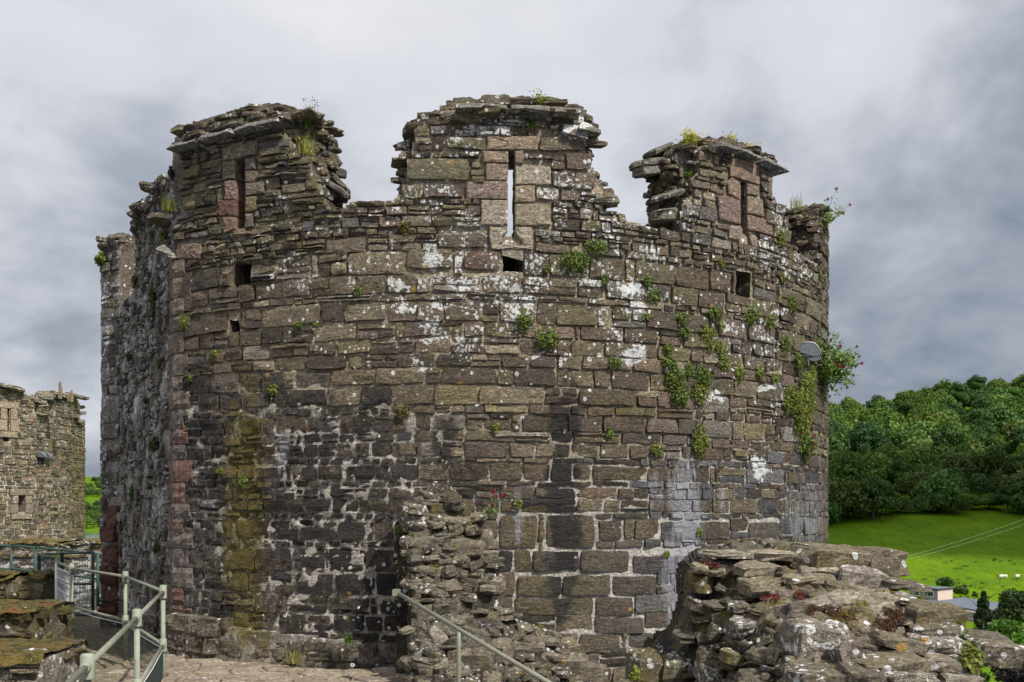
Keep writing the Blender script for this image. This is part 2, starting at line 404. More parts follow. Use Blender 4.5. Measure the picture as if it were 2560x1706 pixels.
def prism(surf, poly, d0, d1, tint, stain, seed, seg=1, jit=0.004, name=None):
    """dressed block with a freely cut outline, d0 front, d1 back"""
    r = np.random.default_rng(seed); poly = np.array(poly, float); n = len(poly); c = poly.mean(0)
    pts = []
    for k in range(n):       # divide long sides so that the arris is not perfectly straight
        a, b = poly[k], poly[(k + 1) % n]; m = max(1, int(np.hypot(*(b - a)) / 0.06))
        for t in range(m): pts.append(a + (b - a) * t / m + r.uniform(-jit, jit, 2))
    pts = np.array(pts); n = len(pts)
    def ring(f, d, dj): return surf.P(c[0] + (pts[:, 0] - c[0]) * f, c[1] + (pts[:, 1] - c[1]) * f, d + r.uniform(-dj, dj, n))
    inset = 1 - 0.012 / max(0.03, np.abs(pts - c).max())
    V = [ring(1, d1, 0), ring(1, d0 - 0.010, 0.003), ring(inset, d0, 0.003), ring(0.55, d0 + 0.003, 0.007)]
    V = np.concatenate(V + [surf.P(np.array([c[0]]), np.array([c[1]]), d0 + 0.004)])
    Q = []; T = []
    for l in range(3):
        for k in range(n):
            k2 = (k + 1) % n; Q.append((l * n + k, l * n + k2, (l + 1) * n + k2, (l + 1) * n + k))
    for k in range(n): T.append((4 * n, 3 * n + k, 3 * n + (k + 1) % n))
    return V, Q, T, tint, stain

def fill_rows(surf, bounds, s0, s1, mask, reserved, zone, stain_fn, joints=None, seed=1, wave=0.012):
    """courses of separate stones: bounds = heights from the top down"""
    r = random.Random(seed); out = []; step = 0.02; ss = np.arange(s0, s1, step)
    bounds = list(bounds); nb = len(bounds)
    wv = [wave * fbm(np.stack([ss * 0.9, np.full_like(ss, k * 3.7), np.zeros_like(ss)], 1), 5, 3) * 2 for k in range(nb)]
    def bnd(k, s): return bounds[k] + float(np.interp(s, ss, wv[k]))
    res = [(min(p[0] for p in q), max(p[0] for p in q), min(p[1] for p in q), max(p[1] for p in q)) for q in reserved]
    for k in range(nb - 1):
        hm = (bounds[k] + bounds[k + 1]) / 2; th = bounds[k] - bounds[k + 1]
        ok = mask(ss, np.full_like(ss, hm))
        for a, b, c, d in res:
            ov = min(d, bounds[k]) - max(c, bounds[k + 1])
            if ov > 0.30 * th: ok &= ~((ss > a - 0.004) & (ss < b + 0.004))
        fixed = sorted(joints.get(k, [])) if joints else []
        i = 0
        while i < len(ss):
            if not ok[i]: i += 1; continue
            j = i
            while j + 1 < len(ss) and ok[j + 1]: j += 1
            a, b = ss[i], ss[j]; i = j + 1
            if b - a < 0.05: continue
            cuts = [a] + [f for f in fixed if a + 0.05 < f < b - 0.05] + [b]; full = [a]
            for c0, c1 in zip(cuts[:-1], cuts[1:]):
                known = fixed and c0 >= fixed[0] - 1e-6 and c1 <= fixed[-1] + 1e-6
                x = c0
                if not (known and c1 - c0 < 0.75):
                    while True:
                        z = zone(surf, x, hm); l = th * r.uniform(*z['aspect']); l = min(max(l, 0.09), 0.62)
                        if r.random() < z.get('sliver', 0.10): l = r.uniform(0.05, 0.10)
                        if x + l > c1 - 0.08: break
                        x += l; full.append(x)
                full.append(c1)
            for x0, x1 in zip(full[:-1], full[1:]):
                xm = (x0 + x1) / 2; z = zone(surf, xm, hm); g = z['joint']
                if r.random() < z.get('missing', 0.0): continue
                t0, t1, b0, b1 = bnd(k, x0), bnd(k, x1), bnd(k + 1, x0), bnd(k + 1, x1)
                lj = lambda: r.uniform(-1, 1) * z['jit']
                parts = [(0.0, 1.0)]
                if r.random() < z['split'] and th > 0.07:
                    c = r.uniform(0.3, 0.7); parts = [(0.0, c), (c, 1.0)]
                    if th > 0.17 and r.random() < z['split'] * 0.6: parts = [(0, c * .5), (c * .5, c), (c, 1)]
                for (f0, f1) in parts:
                    xs = [(x0, x1)]
                    if len(parts) > 1 and (x1 - x0) > 0.3 and r.random() < 0.45:
                        xc = x0 + (x1 - x0) * r.uniform(0.35, 0.65); xs = [(x0, xc), (xc, x1)]
                    for (y0, y1) in xs:
                        fb = lambda x, f: (b0 + (b1 - b0) * (x - x0) / (x1 - x0)) * (1 - f) + (t0 + (t1 - t0) * (x - x0) / (x1 - x0)) * f
                        quad = ((y0 + g + lj(), fb(y0, f0) + g * .8 + lj() * .6), (y1 - g + lj(), fb(y1, f0) + g * .8 + lj() * .6),
                                (y1 - g + lj(), fb(y1, f1) - g * .8 + lj() * .6), (y0 + g + lj(), fb(y0, f1) - g * .8 + lj() * .6))
                        sd = r.randrange(1 << 30); t = np.array(r.choice(z['tints'])) * r.uniform(0.66, 1.42)
                        out.append(stone(surf, quad, r.uniform(*z['proud']), -0.09, sd, t, stain_fn, z['rough'], z['strata'], z.get('cell', 0.036), z.get('bulge', 0.005)))
    return out

def wall_solid(mb, surf, s0, s1, h0, h1, step, mask, front, back, tint_fn, stain_fn, dseg=5, seed=3, jit=0.008, do_back=True, flank_tint=None):
    """the mortar body of a wall: front and back skin plus all flanks of its openings and broken edges"""
    ns = int(round((s1 - s0) / step)); nh = int(round((h1 - h0) / step))
    S = s0 + np.arange(ns + 1) * step; H = h0 + np.arange(nh + 1) * step
    sc, hc = np.meshgrid((S[:-1] + S[1:]) / 2, (H[:-1] + H[1:]) / 2, indexing='ij')
    m = mask(sc.ravel(), hc.ravel()).reshape(ns, nh)
    sg, hg = np.meshgrid(S, H, indexing='ij'); sg = sg.ravel(); hg = hg.ravel()
    def place(s, h, d):
        p = np.stack([s * 11, h * 11, d * 11], 1)
        return surf.P(s + jit * 2 * fbm(p, seed, 2), h + jit * 2 * fbm(p + 40, seed, 2), d)
    fd = front(sg, hg); V = place(sg, hg, fd)
    I, J = np.nonzero(m); o = I * (nh + 1) + J; Q = np.stack([o, o + nh + 1, o + nh + 2, o + 1], 1)
    def emit(V, Q):
        used = np.unique(Q); mp = np.full(len(V), -1); mp[used] = np.arange(len(used)); V = V[used]
        px, py = project(V); mb.add(V, mp[Q], None, tint_fn(px, py), stain_fn(px, py, 0))
    emit(V, Q)
    if do_back: emit(place(sg, hg, np.full_like(sg, back)), Q[:, ::-1])
    mp = np.pad(m, 1); edges = []
    for di, dj, e in ((-1, 0, ((0, 1), (0, 0))), (1, 0, ((1, 0), (1, 1))), (0, -1, ((0, 0), (1, 0))), (0, 1, ((1, 1), (0, 1)))):
        nbm = mp[1 + di:1 + di + ns, 1 + dj:1 + dj + nh]; I, J = np.nonzero(m & ~nbm)
        edges.append(np.stack([(I + e[0][0]) * (nh + 1) + J + e[0][1], (I + e[1][0]) * (nh + 1) + J + e[1][1]], 1))
    E = np.concatenate(edges)
    if not len(E): return
    a, b = E[:, 0], E[:, 1]; vs = []; n = len(E)
    for k in range(dseg + 1):
        t = k / dseg
        for x in (a, b): vs.append(place(sg[x], hg[x], fd[x] * (1 - t) + back * t))
    V = np.concatenate(vs); i = np.arange(n); Q = []
    for k in range(dseg): Q.append(np.stack([2 * k * n + i, 2 * k * n + n + i, 2 * (k + 1) * n + n + i, 2 * (k + 1) * n + i], 1))
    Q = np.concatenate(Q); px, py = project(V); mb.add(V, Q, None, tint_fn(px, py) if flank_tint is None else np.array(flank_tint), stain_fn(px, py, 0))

def emit_stones(stones, thing, mat, limit=300, name='stone', extra='packing_stones'):
    """the stones that show largest become parts of their own, the rest one joined part"""
    vis = [(-(s['area'] if (-40 < s['px'] < 2600 and s['py'] < 1730) else 0), i) for i, s in enumerate(stones)]
    vis.sort(); own = set(i for a, i in vis[:limit] if a < 0); rest = MB(); n = 0
    for i, s in enumerate(stones):
        if i in own:
            b = MB(); b.add(s['v'], s['q'], None, s['tint'], s['stain']); build(b, name, mat, thing)
        else: rest.add(s['v'], s['q'], None, s['tint'], s['stain']); n += 1
    if n: build(rest, extra, mat, thing, kind='stuff')

def emit_prism(pr, name, mat, parent):
    b = MB(); b.add(pr[0], pr[1], pr[2], pr[3], pr[4]); return build(b, name, mat, parent)

# ------------------------------------------------------------------ where stains, lichen and algae grow on the near tower
# (x, y, rx, ry, amount) in picture columns and rows of the 2353-wide view; each is baked onto the wall surface
DS = 2560 / 2353.0
LICHEN = [(1180, 560, 460, 320, .56), (990, 595, 80, 30, 1.0), (1040, 645, 70, 26, 1.0), (935, 645, 45, 28, 1.0), (935, 715, 36, 34, 1.0), (965, 756, 46, 18, 1.0), (1010, 712, 50, 26, .9),
          (1130, 300, 90, 30, .95), (1310, 295, 70, 24, .9), (1290, 420, 60, 60, .6), (960, 420, 50, 60, .5), (1200, 690, 35, 60, .8), (1450, 655, 75, 40, 1.0),
          (1470, 700, 70, 26, .9), (1460, 800, 40, 26, .95), (1400, 760, 50, 30, .8), (1235, 825, 30, 14, .9), (980, 790, 60, 20, .75), (965, 830, 40, 14, .8), (1500, 590, 50, 20, .75),
          (1800, 560, 90, 120, .6), (1720, 760, 120, 90, .5), (1762, 890, 34, 18, 1.15), (1680, 755, 14, 18, 1.1), (1790, 722, 14, 18, 1.1), (1745, 712, 10, 12, 1.0), (1645, 922, 30, 22, .95), (1790, 930, 40, 40, .55), (1752, 1065, 22, 36, 1.05),
          (700, 650, 120, 70, .45), (640, 520, 90, 120, .35), (700, 300, 120, 80, .3), (1060, 780, 80, 40, .6), (1340, 690, 50, 90, .55), (1560, 470, 60, 60, .6), (1580, 350, 60, 40, .5),
          (840, 1400, 70, 120, .30), (700, 1450, 150, 60, .35), (1415, 1213, 14, 16, .85), (800, 820, 200, 60, .25)]
MOSS = [(565, 1180, 64, 330, 1.1), (540, 1000, 30, 130, .7), (615, 1050, 20, 200, .6), (570, 1420, 60, 80, .95), (1270, 1180, 90, 250, .50), (1235, 1250, 40, 250, .55), (1345, 1330, 60, 110, .4),
        (1180, 1050, 120, 120, .42), (1420, 930, 160, 60, .45), (1150, 960, 80, 40, .4), (960, 430, 70, 60, .42), (1520, 940, 60, 80, .45), (1500, 590, 120, 40, .3), (800, 560, 120, 60, .25),
        (1260, 1480, 110, 60, .4), (640, 1530, 200, 40, .55), (1700, 640, 160, 200, .25), (930, 950, 90, 60, .35)]
BLACK = [(465, 1050, 55, 230, .85), (450, 900, 50, 60, .8), (760, 1180, 180, 300, .78), (860, 1420, 90, 120, .95), (700, 1420, 120, 90, .6), (500, 1380, 60, 130, .5), (1294, 1090, 36, 230, 1.35), (1292, 1330, 36, 120, .9), (505, 1150, 16, 300, .7),
         (1022, 1020, 24, 50, 1.2), (800, 1540, 160, 40, .8), (395, 1150, 20, 350, .8), (1560, 1250, 90, 130, .35), (1000, 1080, 200, 80, .35), (1840, 1150, 60, 120, .4), (700, 950, 60, 60, .5)]
LEACH = [(1575, 1180, 36, 140, 1.1), (1550, 1340, 40, 120, .9), (1510, 1130, 24, 60, .7), (1850, 1180, 55, 110, .55), (655, 1030, 14, 50, .9), (1190, 1180, 14, 80, .6), (1640, 1140, 40, 60, .4), (440, 1300, 60, 200, .35),
         (300, 1000, 90, 500, .85), (1600, 1400, 60, 90, .4), (1460, 1330, 60, 60, .2)]
def blobs(px, py, L, p=2.0):
    r = np.zeros_like(px)
    for x, y, rx, ry, a in L:
        q = ((px / DS - x) / rx) ** 2 + ((py / DS - y) / ry) ** 2
        r = np.maximum(r, a * np.exp(-q ** 1.5 * 0.8))
    return r
def near_stain(px, py, seed=0):
    k = 0.22 * (np.sin(seed * 12.9898) if seed else 0.0)
    w = np.stack([px / 38, py / 70, 0 * px], 1); px = px + 26 * fbm(w, 301, 3); py = py + 40 * fbm(w + 9, 302, 3)
    li = blobs(px, py, LICHEN); mo = blobs(px, py, MOSS); bl = blobs(px, py, BLACK); le = blobs(px, py, LEACH)
    li = np.clip(np.where(li > 0.12, li * (1 + 0.9 * k * (li < .97)), li) + 0.02, 0, 1)
    return np.stack([li, np.clip(mo + 0.5 * k * mo, 0, 1), np.clip(bl * (1 + k) + .14 * sstep(880, 1000, py / DS), 0, 1.4), le], 1)
# ------------------------------------------------------------------ the near tower
def cr1(x, y): return (200 + 0.34 * x, 200 + 0.34 * y)
def cr2(x, y): return (900 + 0.34 * x, 200 + 0.34 * y)
def cr3(x, y): return (1500 + 0.29787 * x, 280 + 0.29787 * y)
def cr7(x, y): return (900 + 0.3546 * x, 1150 + 0.3546 * y)
def cr8(x, y): return (1560 + 0.425 * x, 1250 + 0.425 * y)
TC = (-0.60, 14.90); TR = 4.90
A = Arc(TC, TR)
s_corner = A.s_of(432)[0]; s_end = TR * R_(97)
FLOOR = -1.52
tower = empty('round_tower', (TC[0], TC[1], -6.0), 'large ruined round stone tower with three broken merlons and arrow slits', 'tower')

def poly(surf, pts, conv=None, d=0.0): return [surf.hit(*(conv(*p) if conv else p), d) for p in pts]
m_left = poly(A, [(715, 545), (1000, 455), (1500, 300), (1490, 380), (1560, 470), (1660, 560), (1700, 640), (1690, 700), (1780, 780), (1790, 860), (1830, 940), (1850, 1000), (1850, 1250), (690, 1250), (702, 1050), (738, 900), (742, 760), (750, 640)], cr1)
m_mid = poly(A, [(245, 900), (250, 865), (300, 830), (300, 775), (345, 745), (345, 575), (375, 560), (385, 480), (400, 400), (410, 330), (470, 310), (510, 275), (600, 250), (690, 215), (1600, 230), (1650, 300), (1745, 390), (1740, 440), (1660, 475), (1655, 525), (1715, 540), (1718, 650), (1690, 700), (1690, 735), (1795, 790), (1800, 830), (1880, 850), (1880, 890), (1795, 915), (1800, 960), (1800, 1200), (245, 1200)], cr2)
m_right = poly(A, [(830, 340), (1000, 335), (1320, 420), (1435, 500), (1440, 690), (1475, 740), (1560, 800), (1570, 900), (1600, 960), (1592, 1160), (1592, 1300), (690, 1300), (684, 1000), (690, 870), (725, 740), (790, 700), (770, 625), (740, 610), (830, 500)], cr3)
m_end = [(A.s_of(2049)[0], 2.5), (A.s_of(2049)[0], 3.45), (A.s_of(2049)[0] + 0.2, 3.72), (A.s_of(2049)[0] + 1.4, 3.80), (A.s_of(2049)[0] + 1.5, 2.5)]
# top of the wall between the merlons: (column, row) -> along the face
sill_pts = [(432, 620), (560, 600), (828, 533), (838, 521), (880, 508), (930, 501), (990, 497), (1100, 500), (1470, 530), (1530, 538), (1600, 558), (1700, 590), (1800, 600), (1974, 625), (2010, 645), (2040, 655)]
sill_s = [A.s_of(p[0])[0] for p in sill_pts]; sill_h = [A.hit(*p)[1] for p in sill_pts]
sill_s.append(s_end + 1); sill_h.append(sill_h[-1])
# openings: (left, top, right, bottom) in picture pixels
def prect(surf, x0, y0, x1, y1, conv=None):
    c = [(x0, y1), (x1, y1), (x1, y0), (x0, y0)]
    return [surf.hit(*(conv(*p) if conv else p)) for p in c]
slit_mid = prect(A, 1090, 500, 1140, 1150, cr2); hole_mid = prect(A, 1042, 1250, 1190, 1420, cr2)
slit_left = prect(A, 1138, 560, 1216, 1085, cr1); hole_left = prect(A, 1120, 1335, 1248, 1515, cr1)
slit_right = prect(A, 1178, 585, 1240, 1010, cr3); hole_right = prect(A, 1150, 1352, 1275, 1545, cr3)
putlog = prect(A, 571, 800, 597, 838)
HOLES = [slit_mid, hole_mid, slit_left, hole_left, slit_right, hole_right, putlog]
THRU = [slit_mid, slit_left, slit_right]
def face_mask(s, h, grow=0.0):
    r = (h < np.interp(s, sill_s, sill_h) + grow) & (s > s_corner - 0.001)
    for m in (m_left, m_mid, m_right, m_end): r |= in_poly(s, h, m)
    return r
def holed(s, h, L=HOLES, g=0.0):
    r = np.zeros(s.shape, bool)
    for q in L:
        a = min(p[0] for p in q); b = max(p[0] for p in q); c = min(p[1] for p in q); d = max(p[1] for p in q)
        r |= (s > a - g) & (s < b + g) & (h > c - g) & (h < d + g)
    return r

BROWN = [(.132, .104, .070), (.118, .093, .065), (.150, .122, .083), (.128, .106, .070), (.102, .081, .060), (.142, .116, .080), (.130, .098, .069)]
OLIVE = [(.140, .118, .066), (.150, .127, .072), (.122, .103, .060)]
PURPL = [(.122, .093, .075), (.108, .084, .070), (.128, .098, .078)]
DARK = [(.075, .064, .056), (.085, .070, .058), (.064, .056, .054), (.095, .078, .062)]
SLATE = [(.100, .098, .098), (.115, .110, .105), (.092, .088, .092)]
VAR = [(.17, .155, .135), (.21, .175, .12), (.075, .062, .05), (.19, .165, .135)]; TAN = (.30, .235, .165); PINK = (.25, .19, .155); RED = (.27, .095, .065); PALE = (.34, .29, .225)
def zone(surf, s, h):
    p = surf.P(np.array([s]), np.array([h])); px, py = project(p); x = px[0] / DS; y = py[0] / DS
    z = dict(aspect=(1.0, 3.0), joint=0.005, jit=0.010, split=0.27, tints=BROWN + OLIVE[:2] + PURPL + VAR, rough=0.010, strata=0.006, proud=(-0.006, 0.012))
    if y < 640 and x < 800: z.update(split=0.62, strata=0.016, rough=0.015, proud=(-0.014, 0.024), joint=0.004, tints=BROWN + OLIVE + SLATE[:1] + VAR)
    elif y < 560: z.update(split=0.40, strata=0.012, rough=0.013, proud=(-0.010, 0.018), joint=0.005)
    elif x > 1650 and y < 900: z.update(strata=0.010, rough=0.013, split=0.25)
    elif y > 860 and x < 930: z.update(tints=DARK + BROWN[:3] + PURPL[:1], joint=0.009, jit=0.014, proud=(-0.010, 0.010), rough=0.013, split=0.22, aspect=(1.0, 2.4), missing=0.008)
    elif y > 1050 and x > 1480: z.update(tints=[tuple(c * .8 for c in t) for t in BROWN + PURPL] + SLATE + SLATE, aspect=(1.3, 3.4), split=0.06, joint=0.000, proud=(-0.002, 0.006), rough=0.007, strata=0.004)
    elif y > 1050: z.update(tints=DARK + BROWN, aspect=(1.2, 3.0), split=0.10, joint=0.005, proud=(-0.006, 0.008))
    return z

# courses read from the photograph: (row of the course's top edge near the middle of the tower, its upright joints)
COURSES = [(250, []), (275, []), (292, []), (315, []), (341, []), (377, []), (393, []), (418, []), (462, [1000, 1060]), (495, []), (512, []), (540, []), (567, []), (585, []), (605, [1091, 1250, 1330, 1425, 1470, 1550]),
           (627, [776, 796, 872, 1008, 1135, 1162, 1254, 1372, 1472, 1562, 1586, 1689, 1774]), (685, [705, 776, 825, 892, 968, 1044, 1080, 1202, 1305, 1443, 1513, 1617, 1678, 1745]),
           (733, [790, 929, 1010, 1170, 1240, 1345, 1470, 1573, 1660]), (752, [651, 801, 863, 968, 1042, 1111, 1202, 1247, 1340, 1391, 1495, 1530, 1615, 1712]), (805, [734, 783, 892, 988, 1010, 1080, 1160, 1210, 1307, 1439, 1449, 1559, 1649]),
           (844, [801, 841, 926, 1037, 1127, 1209, 1300, 1392, 1425, 1508, 1644]), (883, [689, 767, 870, 906, 995, 1091, 1176, 1254, 1323, 1394, 1455, 1582, 1655]), (917, [735, 828, 935, 1064, 1104, 1245, 1285, 1392, 1484, 1528, 1624, 1710]),
           (965, [905, 980, 1085, 1197, 1362, 1445, 1590, 1645]), (1012, [1210, 1320, 1427, 1467, 1538, 1643, 1737]), (1033, [1166, 1279, 1302, 1418, 1507, 1616, 1695]), (1079, [1235, 1378, 1431, 1552, 1654, 1720]), (1106, [1160, 1273, 1340, 1427, 1498, 1572, 1623, 1704]),
           (1143, [1192, 1268, 1308, 1378, 1487, 1600]), (1160, [1224, 1308, 1378, 1433, 1478, 1619, 1677, 1688, 1732]), (1198, [1192, 1264, 1342, 1480, 1509, 1572, 1659, 1690, 1722]), (1218, [1250, 1337, 1438, 1543, 1587, 1623, 1683]), (1247, [1250, 1300, 1442, 1507, 1623, 1730]),
           (1283, [1246, 1370, 1489, 1532, 1623, 1655]), (1299, [1369, 1489, 1560, 1587, 1653, 1690]), (1352, [1369, 1536, 1610, 1655]), (1374, [1285, 1330, 1449, 1575, 1710]), (1432, [1292, 1400, 1528, 1640, 1740]), (1492, [1280, 1400, 1485, 1585, 1676]), (1540, [1390, 1488, 1608, 1700]), (1583, [1340, 1450, 1551, 1567, 1690]), (1632, [1500, 1570, 1650]), (1680, [1530, 1640]), (1735, []), (1790, []), (1845, [])]
bounds = [(HOR - c[0]) / K * 10.0 for c in COURSES]
joints = {k: [A.s_of(x)[0] for x in c[1]] for k, c in enumerate(COURSES[:-1]) if c[1]}

reserved = list(HOLES); dressed = []       # dressed: (name, outline in (s,h), tint, back depth)
def dress(name, conv, pts, tint, back=-0.16, front=0.008, box_=True):
    p = [A.hit(*conv(*q)) for q in pts]
    dressed.append((name, p, tint, back, front)); reserved.append(p)
def rect(x0, y0, x1, y1): return [(x0, y1), (x1, y1), (x1, y0), (x0, y0)]
# middle merlon: dressed surround of the slit
dress('lintel', cr2, rect(935, 415, 1305, 512), TAN, -0.62)
dress('jamb_stone', cr2, rect(905, 525, 1088, 608), TAN, -0.2); dress('jamb_stone', cr2, rect(932, 618, 1088, 738), (.27, .215, .16), -0.2)
dress('jamb_stone', cr2, rect(782, 748, 1088, 876), PINK, -0.2); dress('jamb_stone', cr2, rect(890, 886, 1087, 1070), PALE, -0.2)
dress('jamb_stone', cr2, rect(1142, 522, 1198, 612), PINK, -0.2); dress('jamb_stone', cr2, rect(1142, 640, 1405, 770), PALE, -0.2)
dress('jamb_stone', cr2, rect(1142, 778, 1288, 900), TAN, -0.2); dress('jamb_stone', cr2, rect(1142, 912, 1400, 1070), (.29, .245, .175), -0.2)
dress('jamb_stone', cr2, [(962, 1235), (1044, 1196), (1050, 1150), (1087, 1110), (1087, 1080), (948, 1082), (950, 1150)], PALE, -0.30)
dress('jamb_stone', cr2, [(1200, 1238), (1272, 1238), (1268, 1090), (1250, 1082), (1142, 1080), (1142, 1120), (1198, 1200)], PALE, -0.30)
# left merlon
dress('lintel', cr1, [(1045, 592), (1160, 580), (1205, 560), (1300, 545), (1310, 445), (1120, 470), (1040, 510)], (.20, .165, .12), -0.5)
dress('jamb_stone', cr1, [(1045, 735), (1140, 725), (1140, 585), (1060, 600)], (.185, .15, .105), -0.5); dress('jamb_stone', cr1, rect(1062, 742, 1140, 880), (.235, .16, .125), -0.5)
dress('jamb_stone', cr1, rect(1020, 886, 1140, 1000), (.175, .088, .064), -0.5); dress('jamb_stone', cr1, [(1060, 1130), (1140, 1095), (1140, 1040), (1140, 1006), (1045, 1006)], (.25, .165, .11), -0.3)
dress('jamb_stone', cr1, [(1214, 665), (1290, 655), (1285, 570), (1214, 580)], (.20, .175, .14), -0.5); dress('jamb_stone', cr1, rect(1214, 670, 1300, 755), (.19, .155, .115), -0.5)
dress('jamb_stone', cr1, [(1214, 855), (1355, 830), (1350, 745), (1214, 762)], (.20, .165, .125), -0.5); dress('jamb_stone', cr1, [(1214, 975), (1300, 955), (1300, 855), (1214, 862)], (.20, .16, .09), -0.5)
dress('jamb_stone', cr1, [(1210, 1085), (1275, 1075), (1275, 985), (1214, 985), (1214, 1050)], (.22, .185, .145), -0.3)
dress('stone', cr1, rect(715, 1205, 890, 1315), (.24, .175, .13)); dress('stone', cr1, [(1812, 1280), (2100, 1265), (2098, 1160), (1812, 1180)], (.165, .135, .10))
# right merlon
dress('lintel', cr3, [(1098, 540), (1338, 615), (1335, 440), (1180, 400), (1095, 385)], (.27, .185, .135), -0.5)
dress('jamb_stone', cr3, [(1085, 690), (1180, 740), (1180, 590), (1110, 550), (1070, 600)], (.25, .18, .135), -0.5); dress('jamb_stone', cr3, [(1005, 905), (1180, 950), (1180, 748), (1060, 700), (990, 705)], (.215, .15, .13), -0.5)
dress('jamb_stone', cr3, [(1238, 690), (1330, 705), (1340, 625), (1238, 600)], (.24, .19, .15), -0.5); dress('jamb_stone', cr3, [(1238, 850), (1378, 880), (1365, 740), (1238, 700)], (.25, .20, .145), -0.5)
dress('jamb_stone', cr3, [(1238, 990), (1450, 1040), (1440, 920), (1238, 862)], (.215, .16, .125), -0.5)
dress('jamb_stone', cr3, [(1085, 1060), (1170, 1080), (1175, 1040), (1200, 1000), (1180, 960), (1085, 950)], (.26, .21, .17), -0.3); dress('jamb_stone', cr3, [(1275, 1130), (1325, 1140), (1320, 1060), (1260, 1010), (1238, 1000), (1250, 1040)], (.26, .22, .17), -0.3)
# large blocks that stand out in the photograph
for conv, L in ((cr2, [(345, 578, 798, 738, (.155, .138, .085)), (1515, 540, 1712, 655, (.15, .115, .09)), (770, 1262, 1036, 1392, (.145, .10, .075)), (345, 1240, 680, 1385, (.16, .13, .085)), (570, 1110, 935, 1235, (.13, .105, .08)), (1320, 415, 1655, 520, (.15, .125, .085)), (640, 420, 925, 508, (.15, .13, .08))]),
                (cr7, [(985, 388, 1250, 622, (.125, .10, .07)), (1310, 388, 1655, 622, (.105, .085, .062)), (1686, 424, 1845, 568, (.085, .07, .055)), (1555, 640, 1902, 790, (.095, .078, .058)), (1925, 672, 2250, 802, (.09, .078, .072)), (1112, 812, 1420, 962, (.12, .10, .065)), (1425, 812, 1766, 962, (.11, .09, .06)), (1782, 815, 2082, 950, (.088, .072, .06)), (1090, 975, 1645, 1092, (.11, .092, .062)), (1662, 968, 1930, 1095, (.085, .07, .055)), (1652, 1108, 1995, 1220, (.085, .07, .06)), (1545, 1228, 1832, 1362, (.10, .082, .06)), (1892, 1220, 2218, 1330, (.088, .075, .068))]),
                (cr8, [(50, 328, 455, 436, (.085, .075, .072)), (440, 128, 620, 234, (.085, .070, .055)), (215, 128, 432, 240, (.11, .108, .115)), (735, 130, 912, 232, (.090, .078, .065))])):
    for x0, y0, x1, y1, t in L:
        q = [A.hit(*conv(*p)) for p in rect(x0, y0, x1, y1)]; reserved.append(q); dressed.append(('block', q, t, None, 0.0))

stone_mask = lambda s, h: face_mask(s, h) & ~holed(s, h) & (s > s_corner + np.where(h > 2.62, 0.03, 0.16))
stones = fill_rows(A, bounds, s_corner, s_end, stone_mask, reserved, zone, near_stain, joints, 7)
for k, (nm, p, t, back, front) in enumerate(dressed):
    px = np.array([A.P(np.array([q[0]]), np.array([q[1]]))[0] for q in p]); st = near_stain(*project(px), 0).mean(0)
    if nm == 'block':
        stones.append(stone(A, p, 0.004, -0.09, 900 + k, np.array(t), near_stain, 0.007, 0.005, 0.036, 0.008)); continue
    st = st * np.array([0.35, 0.5, 0.4, 0.5])
    emit_prism(prism(A, p, front, back, np.array(t), st, 700 + k), nm, M_ROCK, tower)
emit_stones(stones, tower, M_ROCK, 300)
print('tower stones', len(stones))

def mortar_tint(px, py):
    x = px / DS; y = py / DS
    up = np.array([.27, .225, .16]); low = np.array([.37, .345, .31]); ll = np.array([.32, .295, .26])
    a = sstep(950, 1150, y)[:, None]; b = (sstep(860, 980, y) * (1 - sstep(900, 1150, x)))[:, None]
    c = up * (1 - a) + low * a; c = c * (1 - b) + ll * b
    n = fbm(np.stack([x / 60, y / 60, 0 * x], 1), 4, 3)[:, None]
    return c * (1 + 0.35 * n)
def mortar_front(s, h):
    P = A.P(s, h); px, py = project(P); x = px / DS; y = py / DS
    ll = sstep(850, 960, y) * (1 - sstep(880, 1120, x)); lr = sstep(950, 1080, y) * sstep(1100, 1400, x)
    md = sstep(540, 660, y) * (1 - ll) * (1 - lr)
    d = -0.034 + 0.018 * ll + 0.021 * lr + 0.012 * md
    n = fbm(np.stack([s * 5, h * 6, 0 * s], 1), 8, 4); n2 = fbm(np.stack([s * 17, h * 17, 0 * s], 1), 18, 2)
    return d + n * (0.016 + 0.010 * ll - 0.006 * lr) + n2 * (0.008 + 0.014 * ll)
def mortar_stain(px, py, seed=0): st = near_stain(px, py, 0); st[:, 2] *= .28; st[:, 1] *= .9; st[:, 0] *= .8; return st
mm = MB()
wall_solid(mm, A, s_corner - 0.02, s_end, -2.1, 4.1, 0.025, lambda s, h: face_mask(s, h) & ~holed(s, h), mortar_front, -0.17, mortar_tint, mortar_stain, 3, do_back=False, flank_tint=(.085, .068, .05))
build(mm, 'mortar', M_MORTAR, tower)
# broken core of the parapet behind the facing
c_left = poly(A, [(830, 470), (980, 330), (1250, 250), (1520, 215), (1620, 250), (1760, 280), (1775, 330), (1760, 440), (1790, 590), (1810, 690), (1850, 790), (1850, 900), (1830, 950), (1830, 1250), (760, 1250), (760, 560)], cr1, -0.35)
c_right = poly(A, [(520, 420), (650, 260), (800, 260), (1000, 270), (1280, 390), (1310, 500), (1310, 740), (1400, 850), (1400, 1250), (560, 1250), (540, 960), (580, 880), (560, 780), (600, 700), (580, 600), (560, 520)], cr3, -0.35)
c_mid = poly(A, [(300, 900), (330, 800), (370, 730), (380, 560), (420, 380), (520, 300), (720, 200), (1050, 175), (1400, 190), (1600, 260), (1640, 330), (1640, 700), (1760, 860), (1760, 1200), (300, 1200)], cr2, -0.35)
def core_mask(s, h):
    r = (h < np.interp(s, sill_s, sill_h) - 0.03)
    for m in (c_left, c_mid, c_right, m_end): r |= in_poly(s, h, m)
    return r & ~holed(s, h, HOLES, 0.0) & ~holed(s, h, [slit_mid], 0.13)
